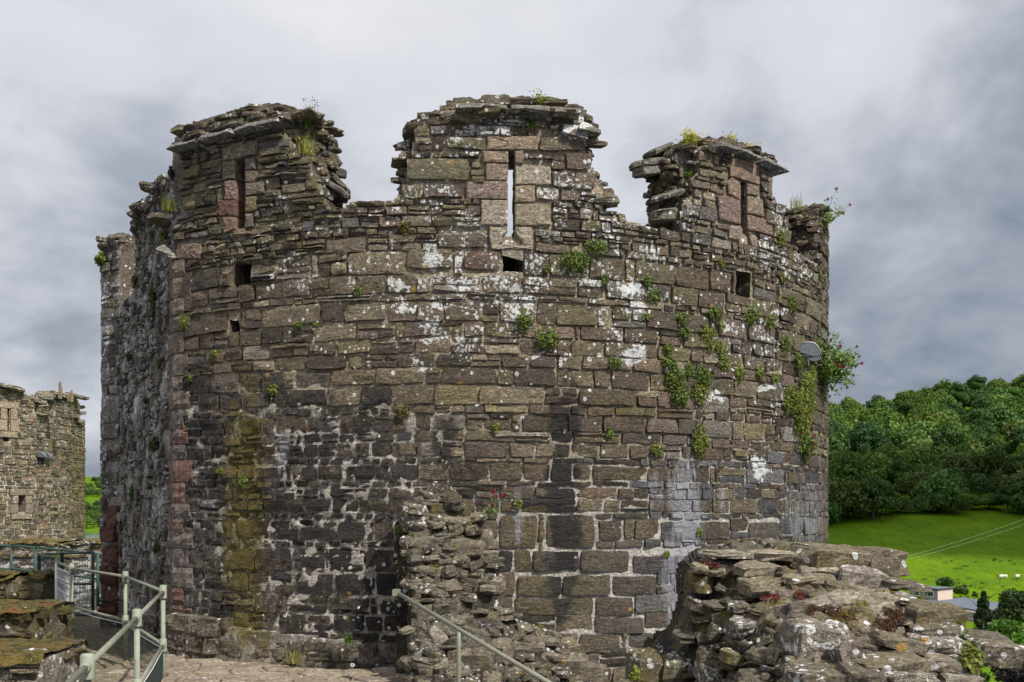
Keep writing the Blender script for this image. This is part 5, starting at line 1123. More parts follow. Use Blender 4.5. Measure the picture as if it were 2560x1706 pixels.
def grass_material():
    g = NT('pasture'); p = g.pos(); n = g.noise(p, .05, 4); n2 = g.noise(p, .9, 6, .7); n3 = g.noise(g.pos((1, .35, 1)), .35, 5, .6)
    g.b.inputs['Specular IOR Level'].default_value = .03; c = g.mix(g.range(n, .35, .65), (.078, .155, .007), (.108, .190, .007)); c = g.mix(g.range(n3, .45, .7, 0, .6), c, (.055, .105, .006)); c = g.mix(1.0, c, g.range(n2, .3, .7, .72, 1.28, False), 'MULTIPLY')
    g.put(c, g.b.inputs['Base Color']); g.put(g.bump(n2, .4, .6), g.b.inputs['Normal']); return g.m
M_GRASS = grass_material()
b = MB(); b.add(col3(X, Y, terrain(X, Y)), np.stack([o, o + nh, o + nh + 1, o + 1], 1), None, (.08, .2, .015)); tag(build(b, 'terrain', M_GRASS, smooth=True), kind='structure')
g = NT('estuary_water'); g.b.inputs['Base Color'].default_value = (.10, .125, .14, 1); g.b.inputs['Roughness'].default_value = .12; g.put(g.bump(g.noise(g.pos((.1, .5, 1)), 1.0, 3), .3, .5), g.b.inputs['Normal'])
b = MB(); b.add([(-3000, 40, -23), (40, 40, -23), (40, 1400, -23), (-3000, 1400, -23)], [(0, 1, 2, 3)]); tag(build(b, 'water', g.m), kind='structure')

# ------------------------------------------------------------------ trees
def leaf_quads(mb, C, Nrm, size, tint, r, aspect=.62, droop=.0):
    n = len(C); t = r.normal(size=(n, 3)); t -= (t * Nrm).sum(1)[:, None] * Nrm; t /= np.linalg.norm(t, axis=1)[:, None]; t[:, 2] -= droop; t /= np.linalg.norm(t, axis=1)[:, None]
    bt = np.cross(Nrm, t); bt /= np.maximum(np.linalg.norm(bt, axis=1)[:, None], 1e-6); s = np.broadcast_to(size, (n,))[:, None]
    V = np.stack([C - t * s * .5, C + bt * s * aspect * .5 + t * s * .05, C + t * s * .5, C - bt * s * aspect * .5 + t * s * .05], 1).reshape(-1, 3)
    mb.add(V, np.arange(4 * n).reshape(-1, 4), None, np.repeat(np.broadcast_to(tint, (n, 3)), 4, 0))
def rand_dirs(n, r): d = r.normal(size=(n, 3)); return d / np.linalg.norm(d, axis=1)[:, None]
def crown(rx, rz, nlobe, per, leaf, seed, base_t, cone=False):
    """leaf sprays gathered in uneven lobes through the crown, base of the crown at z = 0"""
    r = np.random.default_rng(seed); mb = MB()
    for k in range(nlobe):
        d = rand_dirs(1, r)[0]; d[2] = abs(d[2]) * 1.1 - .25; rr = r.uniform(.35, .82)
        if cone:
            f = r.uniform(0, 1) ** 1.3; c = np.array([d[0] * rx * (1 - f) * .8, d[1] * rx * (1 - f) * .8, rz * 2 * f]); lr = rx * (.16 + .32 * (1 - f))
        else: c = np.array([d[0] * rx * rr, d[1] * rx * rr, rz * (.95 + d[2] * rr)]); lr = rx * r.uniform(.24, .42)
        dd = rand_dirs(per, r); rad = lr * r.uniform(.55, 1.08, per)[:, None]; C = c + dd * rad * np.array([1, 1, .78])
        nn = dd + .7 * r.normal(size=(per, 3)); nn /= np.linalg.norm(nn, axis=1)[:, None]
        t = np.array(base_t) * r.uniform(.7, 1.3) * r.uniform(.75, 1.25, (per, 1)); leaf_quads(mb, C, nn, leaf * r.uniform(.7, 1.4, per), t, r, .8)
    return mb
def trunk(h, r0, seed, top=.6):
    r = random.Random(seed); mb = MB(); x = y = 0; pts = []; rad = []
    for k in range(6): f = k / 5; pts.append((x, y, h * f)); rad.append(r0 * (1 - .7 * f)); x += r.uniform(-.04, .04) * h; y += r.uniform(-.04, .04) * h
    tube(mb, pts, rad, 7, (.10, .08, .06))
    for k in range(5): a = r.uniform(0, 6.28); p = pts[2 + k % 3]; l = h * r.uniform(.3, .5); tube(mb, [p, (p[0] + math.cos(a) * l * .5, p[1] + math.sin(a) * l * .5, p[2] + l * .45), (p[0] + math.cos(a) * l, p[1] + math.sin(a) * l, p[2] + l * .8)], [r0 * .4, r0 * .28, r0 * .1], 5, (.10, .08, .06))
    return mb
def tree_material():
    g = NT('tree_leaves'); tint = g.attr('tint').outputs['Color']; oi = g.N('ShaderNodeObjectInfo')
    c = g.mix(1.0, tint, g.range(oi.outputs['Random'], 0, 1, .75, 1.25, False), 'MULTIPLY'); hs = g.N('ShaderNodeHueSaturation'); g.L(c, hs.inputs['Color'])
    g.put(g.range(g.math('FRACT', g.math('MULTIPLY', oi.outputs['Random'], 7.31)), 0, 1, .472, .500, False), hs.inputs['Hue']); g.put(hs.outputs[0], g.b.inputs['Base Color']); g.b.inputs['Roughness'].default_value = .6
    tr = g.N('ShaderNodeBsdfTranslucent'); g.put(g.mix(1.0, hs.outputs[0], (1.0, 1.1, .5), 'MULTIPLY'), tr.inputs['Color']); ms = g.N('ShaderNodeMixShader'); ms.inputs[0].default_value = .25
    g.L(g.b.outputs[0], ms.inputs[1]); g.L(tr.outputs[0], ms.inputs[2]); g.L(ms.outputs[0], g.out.inputs[0]); return g.m
M_TREE = tree_material(); M_BARK = plain('bark', (.09, .075, .058), .95, bump=.05)
protos = []
for k in range(7):
    rx = (5.6, 4.6, 6.4, 5.0, 6.0, 4.2, 5.6)[k]; me = crown(rx, (5.2, 6.2, 4.8, 5.6, 4.4, 6.8, 5.2)[k], (36, 26, 52, 20, 44, 30, 64)[k], (190, 230, 140, 300, 160, 200, 110)[k], (.62, .5, .75, .56, .85, .45, .68)[k], 400 + k, ((.066, .150, .026), (.050, .115, .024), (.090, .165, .026), (.075, .140, .022), (.058, .135, .032), (.040, .095, .028), (.100, .160, .040))[k]).mesh('crown'); me.materials.append(M_TREE); tm = trunk(6.0, .35, k).mesh('trunk', None, True); tm.materials.append(M_BARK); protos.append((me, tm))
def plant_tree(name, label, cat, group, loc, s, rz, pr, zs=1.0, low=0.0):
    e = empty(name, loc, label, cat, group); e.rotation_euler = (0, 0, rz); e.scale = (s, s, s * zs)
    for nm, me, z in (('crown', pr[0], .5), ('trunk', pr[1], -.4)):
        o = bpy.data.objects.new(nm, me); link(o); o.parent = e; o.location = (0, 0, z - (low if nm == 'crown' else 0))
    return e
r7 = random.Random(77); cnt = 0; placed = []
for row in range(20):
    Yr = 352 + row * 13.2; xs = .285 * Yr; step = 11.0 + row * .12
    while xs < .52 * Yr:
        x = xs + r7.uniform(-2.4, 2.4); y = Yr + r7.uniform(-6, 6); xs += step * r7.uniform(.8, 1.25)
        if row == 0: y += 10 * math.sin((x - 120) / 30)
        s = r7.choice([r7.uniform(.8, 1.2), r7.uniform(1.3, 1.95)]) if row < 16 else r7.uniform(1.15, 1.5); lb, gp = (('broad leaved tree at the lower edge of the wood, next to the pasture', 'trees along the foot of the wood') if row < 2 else ('broad leaved tree on the skyline of the wooded hill', 'trees on the skyline of the wood') if row > 16 else ('broad leaved tree in the middle of the wood that covers the hillside', 'trees in the middle of the wood')); plant_tree('woodland_tree', lb, 'tree', gp, (x, y, float(terrain([x], [y])[0]) - .3), s, r7.uniform(0, 6.28), protos[r7.randrange(7)], r7.uniform(.9, 1.25), 2.0 if row < 2 else .6); cnt += 1
print('wood', cnt)
for k in range(64):
    y = r7.choice([r7.uniform(975, 1180), r7.uniform(975, 1300), r7.uniform(1560, 2050)]); x = -y * r7.uniform(.392, .428); s = r7.uniform(.9, 1.5)
    plant_tree('woodland_tree', *(('small far off tree low down on the shore across the water', 'tree', 'trees along the far shore') if y < 1400 else ('tiny far off tree high on the hill across the water', 'tree', 'trees on the far hill')), (x, y, float(terrain([x], [y])[0]) - 1), s, r7.uniform(0, 6.28), protos[r7.randrange(7)])
def single_tree(name, label, px, py_top, py_bot, wpx, Y, tint, seed, cone=False, leaf=.5, nl=26, per=170, cat='tree'):
    top, bot = at(px, py_top, Y), at(px, py_bot, Y); H = top.z - bot.z; rx = wpx / 2 / K * Y; e = empty(name, tuple(bot), label, cat)
    mb = crown(rx, H * (.5 if cone else .42), nl, per, leaf, seed, tint, cone); o = build(mb, 'crown', M_LEAF, e, origin=(0, 0, 0)); o.location = (0, 0, H * (.04 if cone else .10))
    o = build(trunk(H * (.9 if cone else .6), max(.06, H * .03), seed), 'trunk', M_BARK, e, smooth=True, origin=(0, 0, 0)); o.location = (0, 0, 0); return e
GREEN = (.060, .125, .020)
single_tree('field_tree', 'round green tree behind the flat roofed house', 2364, 1437, 1478, 48, 243, (.075, .14, .025), 1, leaf=.45)
single_tree('field_tree', 'small bushy tree right of the flat roofed house', 2402, 1452, 1505, 38, 240, (.085, .13, .03), 2, leaf=.4)
single_tree('field_shrub', 'thin upright shrub between the house and the conifer', 2437, 1472, 1506, 14, 236, (.06, .14, .02), 3, leaf=.3, nl=12)
single_tree('conifer_tree', 'dark conifer standing in front of the low grey roof', 2458, 1480, 1592, 60, 150, (.032, .052, .026), 4, True, .32, 46, 110)
single_tree('broad_tree', 'tall dark green tree at the right edge beyond the ruin', 2545, 1446, 1625, 130, 160, (.045, .075, .022), 5, leaf=.42, nl=40)
single_tree('bright_bush', 'bright green leafy bush at the right edge', 2520, 1530, 1680, 130, 105, (.085, .175, .025), 6, leaf=.34, nl=34, cat='bush')
single_tree('dark_bush', 'dark green bush below the conifer', 2440, 1560, 1690, 120, 118, (.035, .085, .022), 7, leaf=.34, nl=30, cat='bush')
single_tree('dark_bush', 'dark bush showing between ruin and conifer', 2385, 1535, 1680, 70, 125, (.035, .075, .022), 8, leaf=.34, nl=20, cat='bush')
single_tree('purple_bush', 'dark purple leaved bush in the lower right corner', 2545, 1606, 1800, 150, 82, (.030, .022, .028), 9, leaf=.26, nl=34, cat='bush')
single_tree('green_bush', 'green bush below the jutting slab of the ruin', 2440, 1640, 1800, 110, 88, (.05, .10, .025), 10, leaf=.26, nl=24, cat='bush')
single_tree('pale_bush', 'pale green bush in the bottom right corner', 2555, 1690, 1800, 60, 70, (.085, .13, .05), 11, leaf=.2, nl=14, cat='bush')
# weeds in the pasture
mb = MB(); rw = np.random.default_rng(4)
for k in range(46):
    y = r7.uniform(240, 292); x = y * r7.uniform(.36, .52); z = float(terrain([x], [y])[0]); n = 26; C = np.array([x, y, z + .15]) + rw.normal(size=(n, 3)) * np.array([.35, .35, .14]) * r7.uniform(.6, 1.6)
    leaf_quads(mb, C, rand_dirs(n, rw), .32, (.028, .065, .016), rw)
tag(build(mb, 'pasture_weeds', M_LEAF), 'scattered dark weed tufts in the sunlit pasture', 'weeds', kind='stuff')

# ------------------------------------------------------------------ house, fence, sheep, power lines
M_CLAD = plain('pale_cladding', (.62, .50, .42), .7, var=.06); M_GREYW = plain('grey_render', (.30, .27, .25), .8, var=.08); M_FELT = plain('grey_roof_felt', (.12, .14, .18), .55, var=.12, scale=.6); M_FRAME = plain('white_frame', (.8, .8, .8), .5); M_FASC = plain('dark_fascia', (.045, .05, .06), .5)
g = NT('window_glass'); g.b.inputs['Base Color'].default_value = (.02, .03, .03, 1); g.b.inputs['Roughness'].default_value = .06; g.b.inputs['Specular IOR Level'].default_value = .8; M_GLASS = g.m
hc = at(2344, 1502, 224); HZ = hc.z; hou = empty('flat_roofed_house', tuple(hc), 'small flat roofed house with pale cladding and two white framed windows', 'house')
Rm = Matrix.Translation(hc) @ Matrix.Rotation(R_(38), 4, 'Z')       # local: x along the pale side, y along the window side
b = MB(); box(b, (0, 0, -.2), (6.1, 6.6, 2.25), M=Rm); build(b, 'wall', M_GREYW, hou)
for k in range(8): b = MB(); box(b, (.02, -.035, .02 + k * .275), (6.08, -.004, .28 + k * .275), M=Rm); build(b, 'cladding_board', M_CLAD, hou)
b = MB(); box(b, (-.25, -.25, 2.25), (6.35, 6.85, 2.55), M=Rm); rf = build(b, 'roof', M_FASC, hou)
b = MB(); box(b, (-.2, -.2, 2.553), (6.3, 6.8, 2.58), M=Rm); build(b, 'roof_felt', M_FELT, rf)
for y0, y1 in ((.9, 3.0), (4.2, 5.6)):
    b = MB(); box(b, (-.06, y0, .75), (-.003, y1, 1.95), M=Rm); wn = build(b, 'window', M_FRAME, hou)
    for (p0, p1) in ((y0 + .12, y0 + (y1 - y0) * .66), (y0 + (y1 - y0) * .72, y1 - .12)): b = MB(); box(b, (-.08, p0, .87), (-.063, p1, 1.83), M=Rm); build(b, 'pane', M_GLASS, wn)
low = empty('low_building', tuple(at(2420, 1526, 222)), 'low building with wide grey flat roof beside the pale house', 'building')
def lowbox(p0, p1, p2, dz, mat, name): # roof plate given by three picture points on one level
    z = p0.z; a, c = Vector((p1.x - p0.x, p1.y - p0.y, 0)), Vector((p2.x - p0.x, p2.y - p0.y, 0)); V = [p0, p0 + a, p0 + a + c, p0 + c]; V = [(v.x, v.y, z - dz) for v in V] + [(v.x, v.y, z) for v in V]
    b = MB(); b.add(V, BOXQ, None); return build(b, name, mat, low)
zr = HZ + .05; lv = lambda px, py: at(px, py, -zr * K / (py - HOR))
lowbox(lv(2300, 1502), lv(2486, 1532), lv(2410, 1494), .35, M_FELT, 'roof'); lowbox(lv(2303, 1505) - Vector((0, 0, .36)), lv(2484, 1535) - Vector((0, 0, .36)), lv(2410, 1497) - Vector((0, 0, .36)), 2.5, M_GREYW, 'wall')
zr = HZ - 1.2; lowbox(lv(2380, 1532), lv(2500, 1555), lv(2430, 1520), .3, M_FELT, 'roof'); lowbox(lv(2383, 1535) - Vector((0, 0, .32)), lv(2498, 1557) - Vector((0, 0, .32)), lv(2430, 1523) - Vector((0, 0, .32)), 3, M_GREYW, 'wall')
M_FLEECE = plain('fleece', (.72, .66, .56), .95, bump=.05); M_DKFACE = plain('sheep_face', (.5, .44, .36), .9)
def sheep(px, py, label, rz, seed):
    Y = 262; p = at(px, py, Y); z = float(terrain([p.x], [p.y])[0]); e = empty('sheep', (p.x, p.y, z), label, 'sheep', None); r = np.random.default_rng(seed); e.rotation_euler = (0, 0, rz)
    b = MB(); n = 12; prof = [(-.62, .05), (-.58, .24), (-.4, .36), (-.1, .38), (.2, .36), (.42, .32), (.52, .22), (.62, .17), (.74, .16), (.84, .12), (.96, .08), (1.0, .02)]; zc = [.72, .74, .72, .70, .71, .74, .82, .92, .98, .96, .90, .88]
    V = [(x, math.cos(t) * rr, zz + math.sin(t) * rr * 1.02) for (x, rr), zz in zip(prof, zc) for t in np.linspace(0, 2 * math.pi, n, endpoint=False)]
    Q = [(l * n + k, l * n + (k + 1) % n, (l + 1) * n + (k + 1) % n, (l + 1) * n + k) for l in range(len(prof) - 1) for k in range(n)]; b.add(V, Q)
    for lx, ly in ((-.42, .16), (-.42, -.16), (.36, .15), (.36, -.15)): tube(b, [(lx, ly, .62), (lx + (.04 if lx > 0 else -.06), ly, .32), (lx, ly, 0)], [.11, .055, .045], 6)
    for s_ in (-1, 1): tube(b, [(.80, .08 * s_, 1.02), (.78, .22 * s_, 1.0)], [.05, .015], 5)
    o = build(b, 'body', M_FLEECE, e, smooth=True, origin=(0, 0, 0)); o.location = (0, 0, 0)
sheep(2543, 1446, 'white sheep grazing at the right edge, uppermost of the flock', .4, 1); sheep(2512, 1458, 'white sheep half hidden by the tall dark tree', 2.6, 2); sheep(2503, 1464, 'white sheep lowest of the three beside the field fence', .2, 3)
fence = empty('field_fence', tuple(at(2470, 1480, 248)), 'thin wire fence with posts at the lower edge of the pasture', 'fence'); prev = None
for k, (x, y) in enumerate(((2410, 1487), (2440, 1480), (2470, 1473), (2500, 1465), (2530, 1456), (2562, 1449))):
    Y = 252 + k * 1.5; p = at(x, y, Y); z = float(terrain([p.x], [p.y])[0]); b = MB(); tube(b, [(p.x, p.y, z - .3), (p.x, p.y, z + 1.25)], .07, 6, (.3, .27, .22)); build(b, 'post', M_BARK, fence)
    if prev:
        for dz in (.5, 1.1): b = MB(); tube(b, [(prev[0], prev[1], prev[2] + dz), (p.x, p.y, z + dz)], .015, 4); build(b, 'wire', M_WIRE, fence)
    prev = (p.x, p.y, z)
M_CABLE = plain('pale_cable', (.36, .38, .34), .6)
for k, dy in enumerate((0, 9)):
    a, c = at(2180, 1416 + dy * .7, 170), at(2640, 1268 + dy * 1.6, 250); pts = [tuple(a.lerp(c, t) - Vector((0, 0, 1.2 * 4 * t * (1 - t) * .5))) for t in np.linspace(0, 1, 14)]
    b = MB(); tube(b, pts, .013, 5); tag(build(b, 'power_line', M_CABLE), ('upper' if k == 0 else 'lower') + ' of two thin power lines crossing the green pasture', 'cable', 'power lines')
# the cloud whose shadow lies on the upper pasture and the foot of the wood
r = np.random.default_rng(8); foot = Vector((185, 355, 0)); cc = foot + sun_dir * (620 / sun_dir.z)
nu, nv = 60, 30; th, ph = np.meshgrid(np.linspace(0, 2 * np.pi, nu, endpoint=False), np.linspace(0.02, np.pi - .02, nv), indexing='ij'); th = th.ravel(); ph = ph.ravel(); d = col3(np.sin(ph) * np.cos(th), np.sin(ph) * np.sin(th), np.cos(ph))
rad = 1 + .42 * fbm(d * 2.2, 5, 4); V = d * rad[:, None] * np.array([128, 72, 20]) + np.array(cc); i = np.arange(nu)[:, None]; j = np.arange(nv - 1)[None]; o = lambda a, c: (a % nu) * nv + c
b = MB(); b.add(V, np.stack([o(i, j).ravel(), o(i + 1, j).ravel(), o(i + 1, j + 1).ravel(), o(i, j + 1).ravel()], 1), None, (.8, .8, .8)); tag(build(b, 'cloud', plain('cloud_white', (.8, .8, .8), 1.0, spec=0.0), smooth=True), kind='structure')
# ------------------------------------------------------------------ plants on the masonry
def wall_pt(px, py, d=.0):
    s, h = A.hit(px, py); p = A.P(np.array([s]), np.array([h]), d)[0]; n = A.P(np.array([s]), np.array([h]), d + 1)[0] - p; return p, n
YG = (.185, .225, .040); MG = (.125, .190, .034); BR = (.15, .12, .035); DG = (.050, .100, .022)
def clump(p, n, rad, N, leaf, tint, seed, hang=.35, flat=.6, mix=None):
    r = np.random.default_rng(seed); d = rand_dirs(N, r); d = np.where(((d * n).sum(1) < -.1)[:, None], -d, d); rr = rad * r.uniform(.25, 1.0, N)[:, None] ** .7
    lob = 1 + .45 * fbm(d * 2.5 + seed, seed % 50, 2)[:, None]; an = np.array([r.uniform(.75, 1.3), 1.0, r.uniform(.65, 1.45)]); C = np.asarray(p) + d * rr * lob * an; dn = ((C - p) * n).sum(1)[:, None]; C = C - n * dn * (1 - flat); C[:, 2] -= hang * rad * r.uniform(0, 1, N) ** 2
    nn = d * .8 + n * .5 + r.normal(size=(N, 3)) * .6 + np.array([0, 0, .5]); nn /= np.linalg.norm(nn, axis=1)[:, None]
    t = np.array(tint) * r.uniform(.55, 1.35, (N, 1)); m = r.random(N) < .15; t[m] = np.array(mix or BR) * r.uniform(.7, 1.2, (m.sum(), 1))
    mb = MB(); leaf_quads(mb, C, nn, leaf * r.uniform(.6, 1.4, N), t, r, .75); return mb
def stems(mb, p, n, rad, k, seed, tint=(.09, .10, .03), r0=.0022, up=.3):
    r = random.Random(seed)
    for _ in range(k):
        d = Vector((r.gauss(0, 1), r.gauss(0, 1), r.gauss(0, .7) + up)); d = (d.normalized() + Vector(n) * .6).normalized(); q = Vector(p) - Vector(n) * .04; e = q + d * rad * r.uniform(.7, 1.1); tube(mb, [tuple(q), tuple(q.lerp(e, .5) + Vector((0, 0, .02 * rad))), tuple(e)], [r0, r0 * .8, r0 * .5], 4, tint, False)
pk = [0]
def wall_plant(px, py, rad_px, label, tint=MG, dens=1.0, cat='plant', name='wall_plant', p=None, n=None, hang=.35, leaf=.024, flat=.6):
    pk[0] += 1; x, y = px * DS, py * DS
    if p is None: p, n = wall_pt(x, y, .02)
    rad = 1.22 * rad_px * DS / K * p[1]; N = int(min(1400, max(60, 620 * dens * (rad / .14) ** 2))); e = empty(name, tuple(p), label, cat)
    mb = clump(np.array(p), np.array(n), rad, N, leaf, tint, 1000 + pk[0], hang, flat); build(mb, 'leaves', M_LEAF, e, origin=tuple(p), kind='stuff')
    mb = MB(); stems(mb, p, n, rad * 1.15, 14, pk[0]); stems(mb, p, n * .4, rad * 1.5, 6, pk[0] + 500, (.16, .13, .06), .0018, -1.2); build(mb, 'stem', M_LEAF, e, origin=tuple(p)); return e
WP = [(1320, 597, 30, 'bushy green wall plant right of the drain hole under the middle merlon', MG), (1368, 567, 22, 'upper lobe of green growth right of the middle slit sill', MG), (1204, 738, 23, 'leafy green tuft below the middle merlon, left of a similar tuft', MG), (1256, 777, 25, 'round leafy tuft on the middle of the tower, lower of a pair', MG), (1500, 678, 19, 'green tuft among white lichen on the right of the tower', MG), (1487, 645, 13, 'small tuft just above the lichen ringed green tuft', MG), (1484, 727, 10, 'tiny tuft below the white lichen patch', YG),
      (1565, 730, 18, 'green tuft in a joint right of the lichen patch', MG), (1570, 762, 16, 'trailing tuft directly below another on the right wall', MG), (1640, 718, 18, 'upright green tuft under the right drain hole', MG), (1652, 746, 12, 'small tuft hanging in the joint below the upright tuft', YG), (1620, 765, 18, 'flat brown green tuft in a course on the right', YG), (1722, 722, 20, 'spreading plant among pale lichen spots at upper right', MG), (1765, 735, 16, 'trailing thin plant beside white lichen spots', YG), (1815, 697, 13, 'small tuft near the right edge of the tower, high up', YG), (1795, 640, 8, 'tiny sprig right of the right drain hole', YG),
      (1533, 800, 17, 'top tuft of the green column on the right wall', MG), (1535, 832, 20, 'second tuft of the green column on the right wall', MG), (1547, 862, 24, 'third tuft of the green column, wide and bushy', MG), (1560, 905, 26, 'lowest hanging tuft of the green column', MG), (1582, 850, 14, 'small tuft between the green column and the wide bush', MG), (1612, 862, 26, 'wide bushy plant right of the green column', MG), (1607, 897, 22, 'mossy cushion below the wide bushy plant', YG), (1652, 800, 16, 'upper tuft of a trailing vine on the right wall', YG), (1660, 835, 18, 'lower tuft of a trailing vine on the right wall', YG), (1630, 792, 12, 'small tuft on the course left of the trailing vine', YG), (1695, 855, 16, 'low trailing plant along a course below the vine', YG), (1740, 856, 16, 'low trailing plant right of its neighbour in the same course', YG), (1775, 870, 14, 'sparse trailing greenery above the large white lichen spot', YG),
      (1605, 1010, 26, 'bright green bush hanging from a joint in the lower right wall', YG), (1507, 1032, 15, 'round moss like tuft left of the bright hanging bush', YG), (1398, 993, 12, 'small bright tuft at a joint right of the dark streak', MG), (1412, 832, 16, 'small spreading tuft under white lichen blocks', MG), (1140, 982, 11, 'small yellow green tuft above the dark streak', YG), (1387, 645, 9, 'tiny tuft below the bushy green wall plant', MG), (1255, 620, 8, 'tiny sprig right of the middle drain hole', MG), (1655, 607, 10, 'small tuft above the right drain hole', YG), (1790, 548, 10, 'small tuft on the right merlon beside the slit', YG), (1660, 1300, 9, 'tiny fern in white pointed masonry above the ruin', YG),
      (1190, 1157, 12, 'hanging fern tuft beside the red flowered plant on the stub', YG), (1235, 1448, 12, 'small bright plant at the foot of the tower right of the stub', YG), (1530, 1272, 10, 'small bright plant in a joint left of the ruin', YG), (1605, 1220, 9, 'tiny fern beside the grey lime streak', YG), (427, 740, 14, 'yellow green tuft on a quoin at the left corner', YG), (497, 812, 10, 'small moss tuft under the slate patch at left', YG), (510, 1080, 10, 'small yellow tuft at the top left of the algae stripe', YG), (560, 1103, 16, 'leafy tuft in the middle of the yellow algae stripe', YG), (630, 897, 12, 'yellow tuft at the head of the algae stripe', YG), (825, 668, 9, 'small grassy tuft left of the lichen blocks', MG), (690, 747, 9, 'tiny tuft in the left middle of the wall', MG), (728, 747, 8, 'tiny tuft right of its twin on the left middle wall', MG), (925, 945, 15, 'brown green tuft near the centre of the wall', BR), (442, 870, 8, 'tiny yellow tuft at the lower left corner', YG), (930, 522, 12, 'dry mossy tuft left of the middle slit', BR),
      (1830, 830, 18, 'leafy sprig left of the floodlight', MG), (1845, 905, 34, 'tangled greenery below the floodlight at the right edge', YG), (1810, 915, 26, 'trailing greenery left of the tangled plant under the floodlight', YG), (1835, 960, 30, 'dense low plant under the tangled greenery at right', YG), (1845, 1025, 26, 'grey green valerian shoots low on the right edge', MG), (1860, 870, 20, 'fern fronds directly under the floodlight', MG), (1800, 790, 14, 'small plant left of the floodlight bracket', MG), (1880, 630, 9, 'tuft on the right edge of the tower skyline', YG)]
for x, y, rr, lab, t in WP: wall_plant(x, y, rr * (.92 if x < 1780 else 1.1), lab, t)
def l1_pt(px, py): s, h = L1.hit(px, py); p = L1.P(np.array([s]), np.array([h]), .03)[0]; return p, np.array([L1.n[0], L1.n[1], 0])
for x, y, rr, lab in ((393, 1110, 16, 'dark green tuft in the middle of the shaded left side'), (390, 745, 16, 'green tuft high on the shaded left side'), (408, 905, 14, 'small tuft near the corner on the shaded left side'), (345, 700, 12, 'small tuft below the far left parapet'), (340, 1230, 12, 'small dark tuft above the red door jamb'), (330, 890, 11, 'tiny tuft midway up the shaded left side'), (420, 590, 18, 'yellow plant on the broken end of the side parapet'), (372, 1000, 10, 'tiny tuft left of the dark green tuft on the shaded side'), (398, 1370, 10, 'tiny tuft near the foot of the shaded side')):
    p, n = l1_pt(x, y); wall_plant(0, 0, rr, lab, DG if y > 620 else YG, 1.0, p=p, n=n, leaf=.03)
p, n = L2.P(np.array([-.36]), np.array([3.60]), .03)[0], np.array([-.8, -.6, 0]); wall_plant(0, 0, 17, 'bushy yellow green plant hanging off the far left parapet', YG, p=p, n=n, leaf=.04)
# grass and flowering weeds on the tops
def tuft(p, h, k, tint, label, seed, flowers=0, ftint=(.62, .48, .03), name='grass_tuft', leafy=0, spread=.5):
    r = random.Random(seed); e = empty(name, tuple(p), label, 'plant'); mb = MB(); tips = []
    for _ in range(k):
        a = r.uniform(0, 6.28); l = h * r.uniform(.5, 1.05); dx, dy = math.cos(a) * spread * l * r.random(), math.sin(a) * spread * l * r.random(); b0 = Vector(p) + Vector((r.gauss(0, .04), r.gauss(0, .04), -.04)); w = .0035
        m = b0 + Vector((dx * .4, dy * .4, l * .6)); t_ = b0 + Vector((dx, dy, l)); tips.append(t_); tt = np.array(tint) * r.uniform(.7, 1.3); s_ = Vector((math.sin(a) * w, -math.cos(a) * w, 0))
        mb.add([tuple(b0 - s_), tuple(b0 + s_), tuple(m + s_ * .8), tuple(m - s_ * .8), tuple(t_)], [(0, 1, 2, 3)], [(3, 2, 4)], tt)
    build(mb, 'blades', M_LEAF, e, origin=tuple(p), kind='stuff')
    if leafy:
        rr = np.random.default_rng(seed); C = np.array(p) + rr.normal(size=(leafy, 3)) * np.array([h * .22, h * .2, h * .22]) + np.array([0, 0, h * .35]); mb = MB(); leaf_quads(mb, C, rand_dirs(leafy, rr), .035, np.array((.10, .17, .03)) * rr.uniform(.6, 1.4, (leafy, 1)), rr, .4); build(mb, 'leaves', M_LEAF, e, origin=tuple(p), kind='stuff')
    if flowers:
        rr = np.random.default_rng(seed + 1); mb = MB()
        for q in range(flowers):
            t_ = tips[q % len(tips)]; C = np.array(t_) + rr.normal(size=(9, 3)) * .014; leaf_quads(mb, C, rand_dirs(9, rr), .016, np.array(ftint) * rr.uniform(.6, 1.3, (9, 1)), rr, .9)
        build(mb, 'flowers', M_LEAF, e, origin=tuple(p), kind='stuff')
    return e
def tp(conv, x, y, d): s, h = A.hit(*conv(x, y), d); return A.P(np.array([s]), np.array([h]), d)[0]
GR = (.24, .24, .06)
tuft(tp(cr1, 1680, 250, -.3), .15, 40, GR, 'dry grass tuft on top of the left merlon', 1); tuft(tp(cr1, 1690, 260, -.3), .17, 5, (.05, .05, .03), 'tall dark seed stalk on the left merlon', 2, 5, (.03, .025, .02), 'seed_stalk')
tuft(tp(cr1, 1660, 520, -.05), .22, 70, (.27, .29, .06), 'long yellow grass on the broken right side of the left merlon', 3, 2)
tuft(tp(cr1, 1660, 340, -.12), .14, 20, YG, 'leafy weed high on the broken side of the left merlon', 4, 0, leafy=120, name='leafy_weed')
tuft(tp(cr2, 1330, 215, -.02), .19, 30, YG, 'tall green weed with yellow buds on the middle merlon', 5, 14, (.5, .42, .05), 'flowering_weed', 190, .35)
tuft(tp(cr2, 470, 320, -.2), .10, 34, GR, 'small grass tuft on the left shoulder of the middle merlon', 6); tuft(tp(cr2, 1265, 335, .02), .07, 14, GR, 'small moss tuft under the middle coping', 7, 0, leafy=60)
tuft(tp(cr3, 750, 300, -.15), .20, 90, (.27, .33, .05), 'yellow flowered ragwort on the left of the right merlon', 8, 40, (.66, .52, .04), 'ragwort', 90, .4); tuft(tp(cr3, 1090, 290, -.2), .16, 40, (.16, .24, .05), 'yellow flowered ragwort in the middle of the right merlon', 9, 26, (.66, .52, .04), 'ragwort', 120, .5); tuft(tp(cr3, 1235, 350, -.2), .15, 40, (.2, .27, .05), 'yellow flowered ragwort at the right end of the right merlon', 10, 26, (.66, .52, .04), 'ragwort', 80, .4)
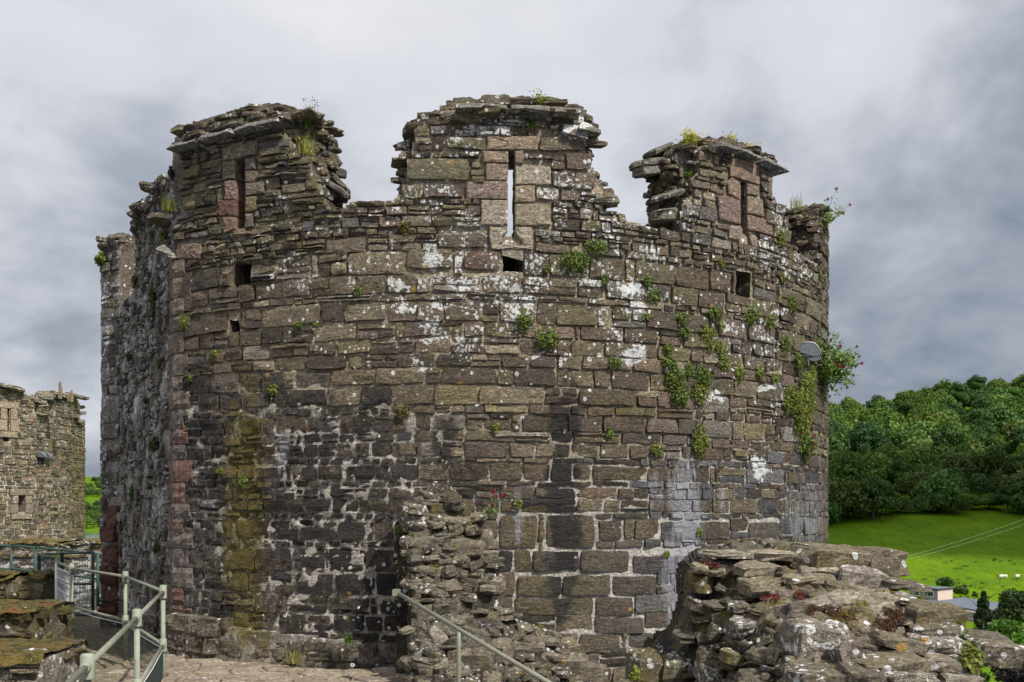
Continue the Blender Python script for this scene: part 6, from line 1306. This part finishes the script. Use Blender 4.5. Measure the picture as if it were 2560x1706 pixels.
tuft(tp(cr3, 745, 560, -.12), .1, 16, MG, 'green leafy growth in the broken left side of the right merlon', 12, 0, name='leafy_weed', leafy=260)
p = A.P(np.array([m_end[0][0] + .05]), np.array([3.72]), -.3)[0]; tuft(p, .2, 34, GR, 'wispy grass on the rightmost merlon', 11)
p, n = l1_pt(432, 520); tuft(p, .2, 60, GR, 'yellow grass tuft on the broken side parapet', 13); tuft(tuple(at(735, 1648, 9.85)), .16, 60, (.30, .26, .10), 'dry grass at the foot of the plinth', 14, spread=.9); tuft(tuple(at(870, 1605, 9.8)), .08, 8, MG, 'small fern on the plinth ledge', 15, leafy=110, spread=.6, name='fern')
# red valerian
def valerian(p, n, rad, label, seed, nstem, nleaf, nflow, up=(0, 0, .5), name='valerian', lf=.05):
    r = random.Random(seed); rr = np.random.default_rng(seed); e = empty(name, tuple(p), label, 'plant'); ms, ml, mf = MB(), MB(), MB(); tips = []
    for k in range(nstem):
        d = (Vector((r.gauss(0, .65), r.gauss(0, .65), r.gauss(0, .5))) + Vector(n) * .9 + Vector(up)).normalized(); q = Vector(p) - Vector(n) * .05; l = rad * r.uniform(.6, 1.15); m = q + d * l * .55; t_ = q + d * l + Vector((0, 0, l * .12)); tips.append((t_, d)); tube(ms, [tuple(q), tuple(m), tuple(t_)], [.004, .0032, .002], 4, (.10, .13, .05), False)
        kk = nleaf // nstem; f = rr.uniform(.12, .9, kk)[:, None]; C = np.array(q) * (1 - f) + np.array(t_) * f + rr.normal(size=(kk, 3)) * .03; leaf_quads(ml, C, rand_dirs(kk, rr) * .7 + np.array([.15, -.3, .6]), lf * rr.uniform(.6, 1.3, kk), np.array((.17, .25, .06)) * rr.uniform(.6, 1.3, (kk, 1)), rr, .45)
    build(ms, 'stem', M_LEAF, e, origin=tuple(p)); build(ml, 'leaves', M_LEAF, e, origin=tuple(p), kind='stuff')
    for k in range(nflow):
        t_, d = tips[k % nstem]; b = MB(); c = np.array(t_) + np.array(d) * .015; C = c + rand_dirs(40, rr) * .022 * rr.uniform(.4, 1, (40, 1)); leaf_quads(b, C, rand_dirs(40, rr), .014, np.array((.30, .012, .075)) * rr.uniform(.5, 1.4, (40, 1)), rr, .9); build(b, 'flower_head', M_LEAF, e)
p, n = wall_pt(2052, 930, .0); valerian(p, np.array([.9, -.25, .1]), .50, 'large red valerian bush hanging off the right edge beside the floodlight', 1, 60, 3000, 16, (0, 0, .12), lf=.06)
p = A.P(np.array([m_end[0][0] + .25]), np.array([3.50]), .0)[0]; valerian(p, np.array([.8, -.3, .3]), .36, 'red valerian sprouting from the rightmost merlon', 2, 12, 260, 5, (.1, 0, .8), lf=.05)
p = np.array(at(1232, 1290, 9.55)); valerian(p, np.array([.1, -.5, .3]), .19, 'small red flowered valerian on the right shoulder of the stub', 3, 7, 90, 4, (0, 0, .9), lf=.035)
p, n = wall_pt(2010, 1118, .0); valerian(p, np.array(n), .22, 'low valerian with a few red flowers at the right edge', 4, 12, 260, 5, (0, 0, .1), lf=.05)
# plants on the stub and on the ruin
for x, y, rr, lab, t, Y in ((1000, 1322, 12, 'bright fern on the top left corner of the stub', YG, None), (1025, 1345, 10, 'small bright fern on the ledge of the stub', YG, None), (1175, 1318, 12, 'small yellow green fern in the middle of the stub', YG, None), (1085, 1420, 9, 'tiny fern low in the stub masonry', YG, None), (2230, 1500, 22, 'light green weed in the middle of the ruin', YG, 5.75), (2195, 1462, 14, 'trailing weed under the big top slab of the ruin', YG, 6.0), (2428, 1640, 30, 'round leaved plant hanging beside the rightmost slab', YG, 4.95), (2396, 1570, 16, 'small leafy plant at the right side of the ruin', YG, 5.3), (2300, 1505, 12, 'tiny weed beside the smooth block of the ruin', MG, 5.7), (1995, 1362, 14, 'grass tuft at the back of the ruin', MG, 6.7), (1588, 1684, 12, 'small bright fern left of the mossy block', YG, 5.9)):
    Yc = Y if Y else float(stub_Y(np.array([x]), np.array([y]))[0]) - .02; p = np.array(at(x, y, Yc)); wall_plant(0, 0, rr / DS, lab, t, 1.2, p=p, n=np.array([0, -.8, .6]), leaf=.03)
# moss and stonecrop on the ruin: thick cushions over the rubble
def cushion(x0, y0, x1, y1, N, tint, label, name, seed, leaf=.012, Yoff=-.03):
    r = np.random.default_rng(seed); px = r.uniform(x0, x1, N); py = r.uniform(y0, y1, N); k = fbm(np.stack([px / 22, py / 14, 0 * px], 1), seed, 3) > -.05; px, py = px[k], py[k]; D = ruin_Y(px, py) + Yoff + r.normal(size=len(px)) * .02
    C = col3((px - 1280) / K * D, D, (HOR - py) / K * D); nn = rand_dirs(len(C), r) * .7 + np.array([0, -.4, .7]); mb = MB(); leaf_quads(mb, C, nn / np.linalg.norm(nn, axis=1)[:, None], leaf * r.uniform(.6, 1.5, len(C)), np.array(tint) * r.uniform(.4, 1.5, (len(C), 1)), r, .8); tag(build(mb, name, M_LEAF), label, 'moss', kind='stuff')
cushion(2020, 1515, 2270, 1590, 7000, (.085, .040, .020), 'reddish brown moss across the middle of the ruin', 'moss', 1); cushion(2140, 1478, 2240, 1515, 2600, (.17, .13, .02), 'golden moss under the upper stones of the ruin', 'moss', 2); cushion(1900, 1475, 2010, 1500, 2400, (.14, .030, .022), 'red stonecrop along the upper ledge of the ruin', 'stonecrop', 3); cushion(2060, 1530, 2130, 1555, 1600, (.17, .13, .02), 'golden moss patch on the left of the brown moss', 'moss', 4); cushion(1755, 1400, 1800, 1420, 900, (.11, .03, .02), 'red stonecrop at the upper left of the ruin', 'stonecrop', 5)

# ------------------------------------------------------------------ floodlights and bird
M_GALV = plain('galvanised_metal', (.13, .14, .155), .45, .35, .18, 30.0); M_RIM = plain('bright_rim', (.42, .44, .46), .4, .3); M_LENS = plain('lamp_glass', (.25, .28, .30), .15, 0, .1); M_BLACKM = plain('black_metal', (.03, .03, .032), .6)
def floodlight(name, label, px, py, Y, sc, wallp):
    o = at(px, py, Y); e = empty(name, tuple(o), label, 'lamp')
    prof = [(-.115, -.055), (-.125, .045), (-.02, .065), (.05, .05), (.09, .005), (.125, -.085), (.03, -.098)]; prof = [(x * sc, z * sc) for x, z in prof]
    def shell(dx, dy, dz, nm):
        b = MB(); n = len(prof); W = .16 * sc; V = [(o.x + x + dx, o.y - W / 2 + dy, o.z + z + dz) for x, z in prof] + [(o.x + x + dx, o.y + W / 2 + dy, o.z + z + dz) for x, z in prof]
        b.add(V, [(k, (k + 1) % n, n + (k + 1) % n, n + k) for k in range(n)], [(0, k + 1, k) for k in range(1, n - 1)] + [(n, n + k, n + k + 1) for k in range(1, n - 1)]); h = build(b, nm, M_GALV, e)
        b = MB(); tube(b, [(o.x + x + dx, o.y - W / 2 + dy, o.z + z + dz) for x, z in prof[1:6]], .006 * sc, 6); build(b, 'rim', M_RIM, h, smooth=True)
        b = MB(); tube(b, [(o.x + x + dx, o.y + W / 2 + dy, o.z + z + dz) for x, z in prof[1:6]], .006 * sc, 6); build(b, 'rim', M_RIM, h, smooth=True)
        b = MB(); box(b, (o.x + dx - .09 * sc, o.y + dy - W * .42, o.z + dz - .094 * sc), (o.x + dx + .10 * sc, o.y + dy + W * .42, o.z + dz - .080 * sc)); build(b, 'lens', M_LENS, h)
    shell(0, 0, 0, 'housing'); shell(.075 * sc, .26 * sc, -.02 * sc, 'housing')
    b = MB(); box(b, (o.x - .10 * sc, o.y + .02, o.z - .24 * sc), (o.x - .05 * sc, o.y + .07 * sc, o.z - .05 * sc)); box(b, (o.x - .12 * sc, o.y + .01, o.z - .26 * sc), (o.x - .03 * sc, o.y + .3 * sc, o.z - .22 * sc)); tube(b, [(o.x - .075 * sc, o.y + .05, o.z - .15 * sc), tuple(wallp)], .02 * sc, 6); build(b, 'bracket', M_BLACKM, e)
p, n = wall_pt(2022, 890, -.05); floodlight('floodlight', 'grey metal floodlight on a bracket at the right edge of the tower', 2021, 872, p[1] - .22, 1.0, p)
s_, h_ = FT.hit(104, 1142); p = FT.P(np.array([s_]), np.array([h_]), -.05)[0]; floodlight('floodlight', 'pale floodlight above a dark hole in the far tower', 104, 1136, p[1] - .2, 1.1, p)
M_BIRD = plain('black_feathers', (.012, .012, .015), .55)
bp = at(427, 447, 11.2); bird = empty('bird', tuple(bp), 'small black bird perched on a stone of the left parapet', 'bird')
b = MB(); n = 12; prof = [(-.030, .000, .004), (-.028, .018, .016), (-.018, .040, .026), (-.004, .062, .028), (.004, .082, .025), (.008, .094, .017), (.010, .104, .0155), (.012, .114, .0165), (.012, .124, .012), (.012, .130, .003)]
V = [(math.cos(t) * r_, x + math.sin(t) * r_ * .95, z) for x, z, r_ in prof for t in np.linspace(0, 2 * math.pi, n, endpoint=False)]; V = [(x, -y, z) for x, y, z in V]
Q = [(l * n + k, l * n + (k + 1) % n, (l + 1) * n + (k + 1) % n, (l + 1) * n + k) for l in range(len(prof) - 1) for k in range(n)]; b.add(V, Q)
tube(b, [(0, .02, .030), (.004, .040, -.002), (.006, .052, -.028)], [.016, .012, .006], 6)          # tail
tube(b, [(.010, -.012, .117), (.024, -.020, .115), (.034, -.026, .112)], [.006, .004, .001], 6)     # beak turned aside
for s_ in (-1, 1): tube(b, [(.010 * s_, .004, .016), (.011 * s_, -.002, -.004)], [.004, .0025], 5); tube(b, [(.022 * s_, .0, .088), (.030 * s_, .012, .058), (.018 * s_, .034, .020)], [.009, .012, .004], 6)   # legs, folded wings
o = build(b, 'body', M_BIRD, bird, smooth=True, origin=(0, 0, 0)); o.location = (0, 0, 0); bird.scale = (1.05, 1.05, 1.05)
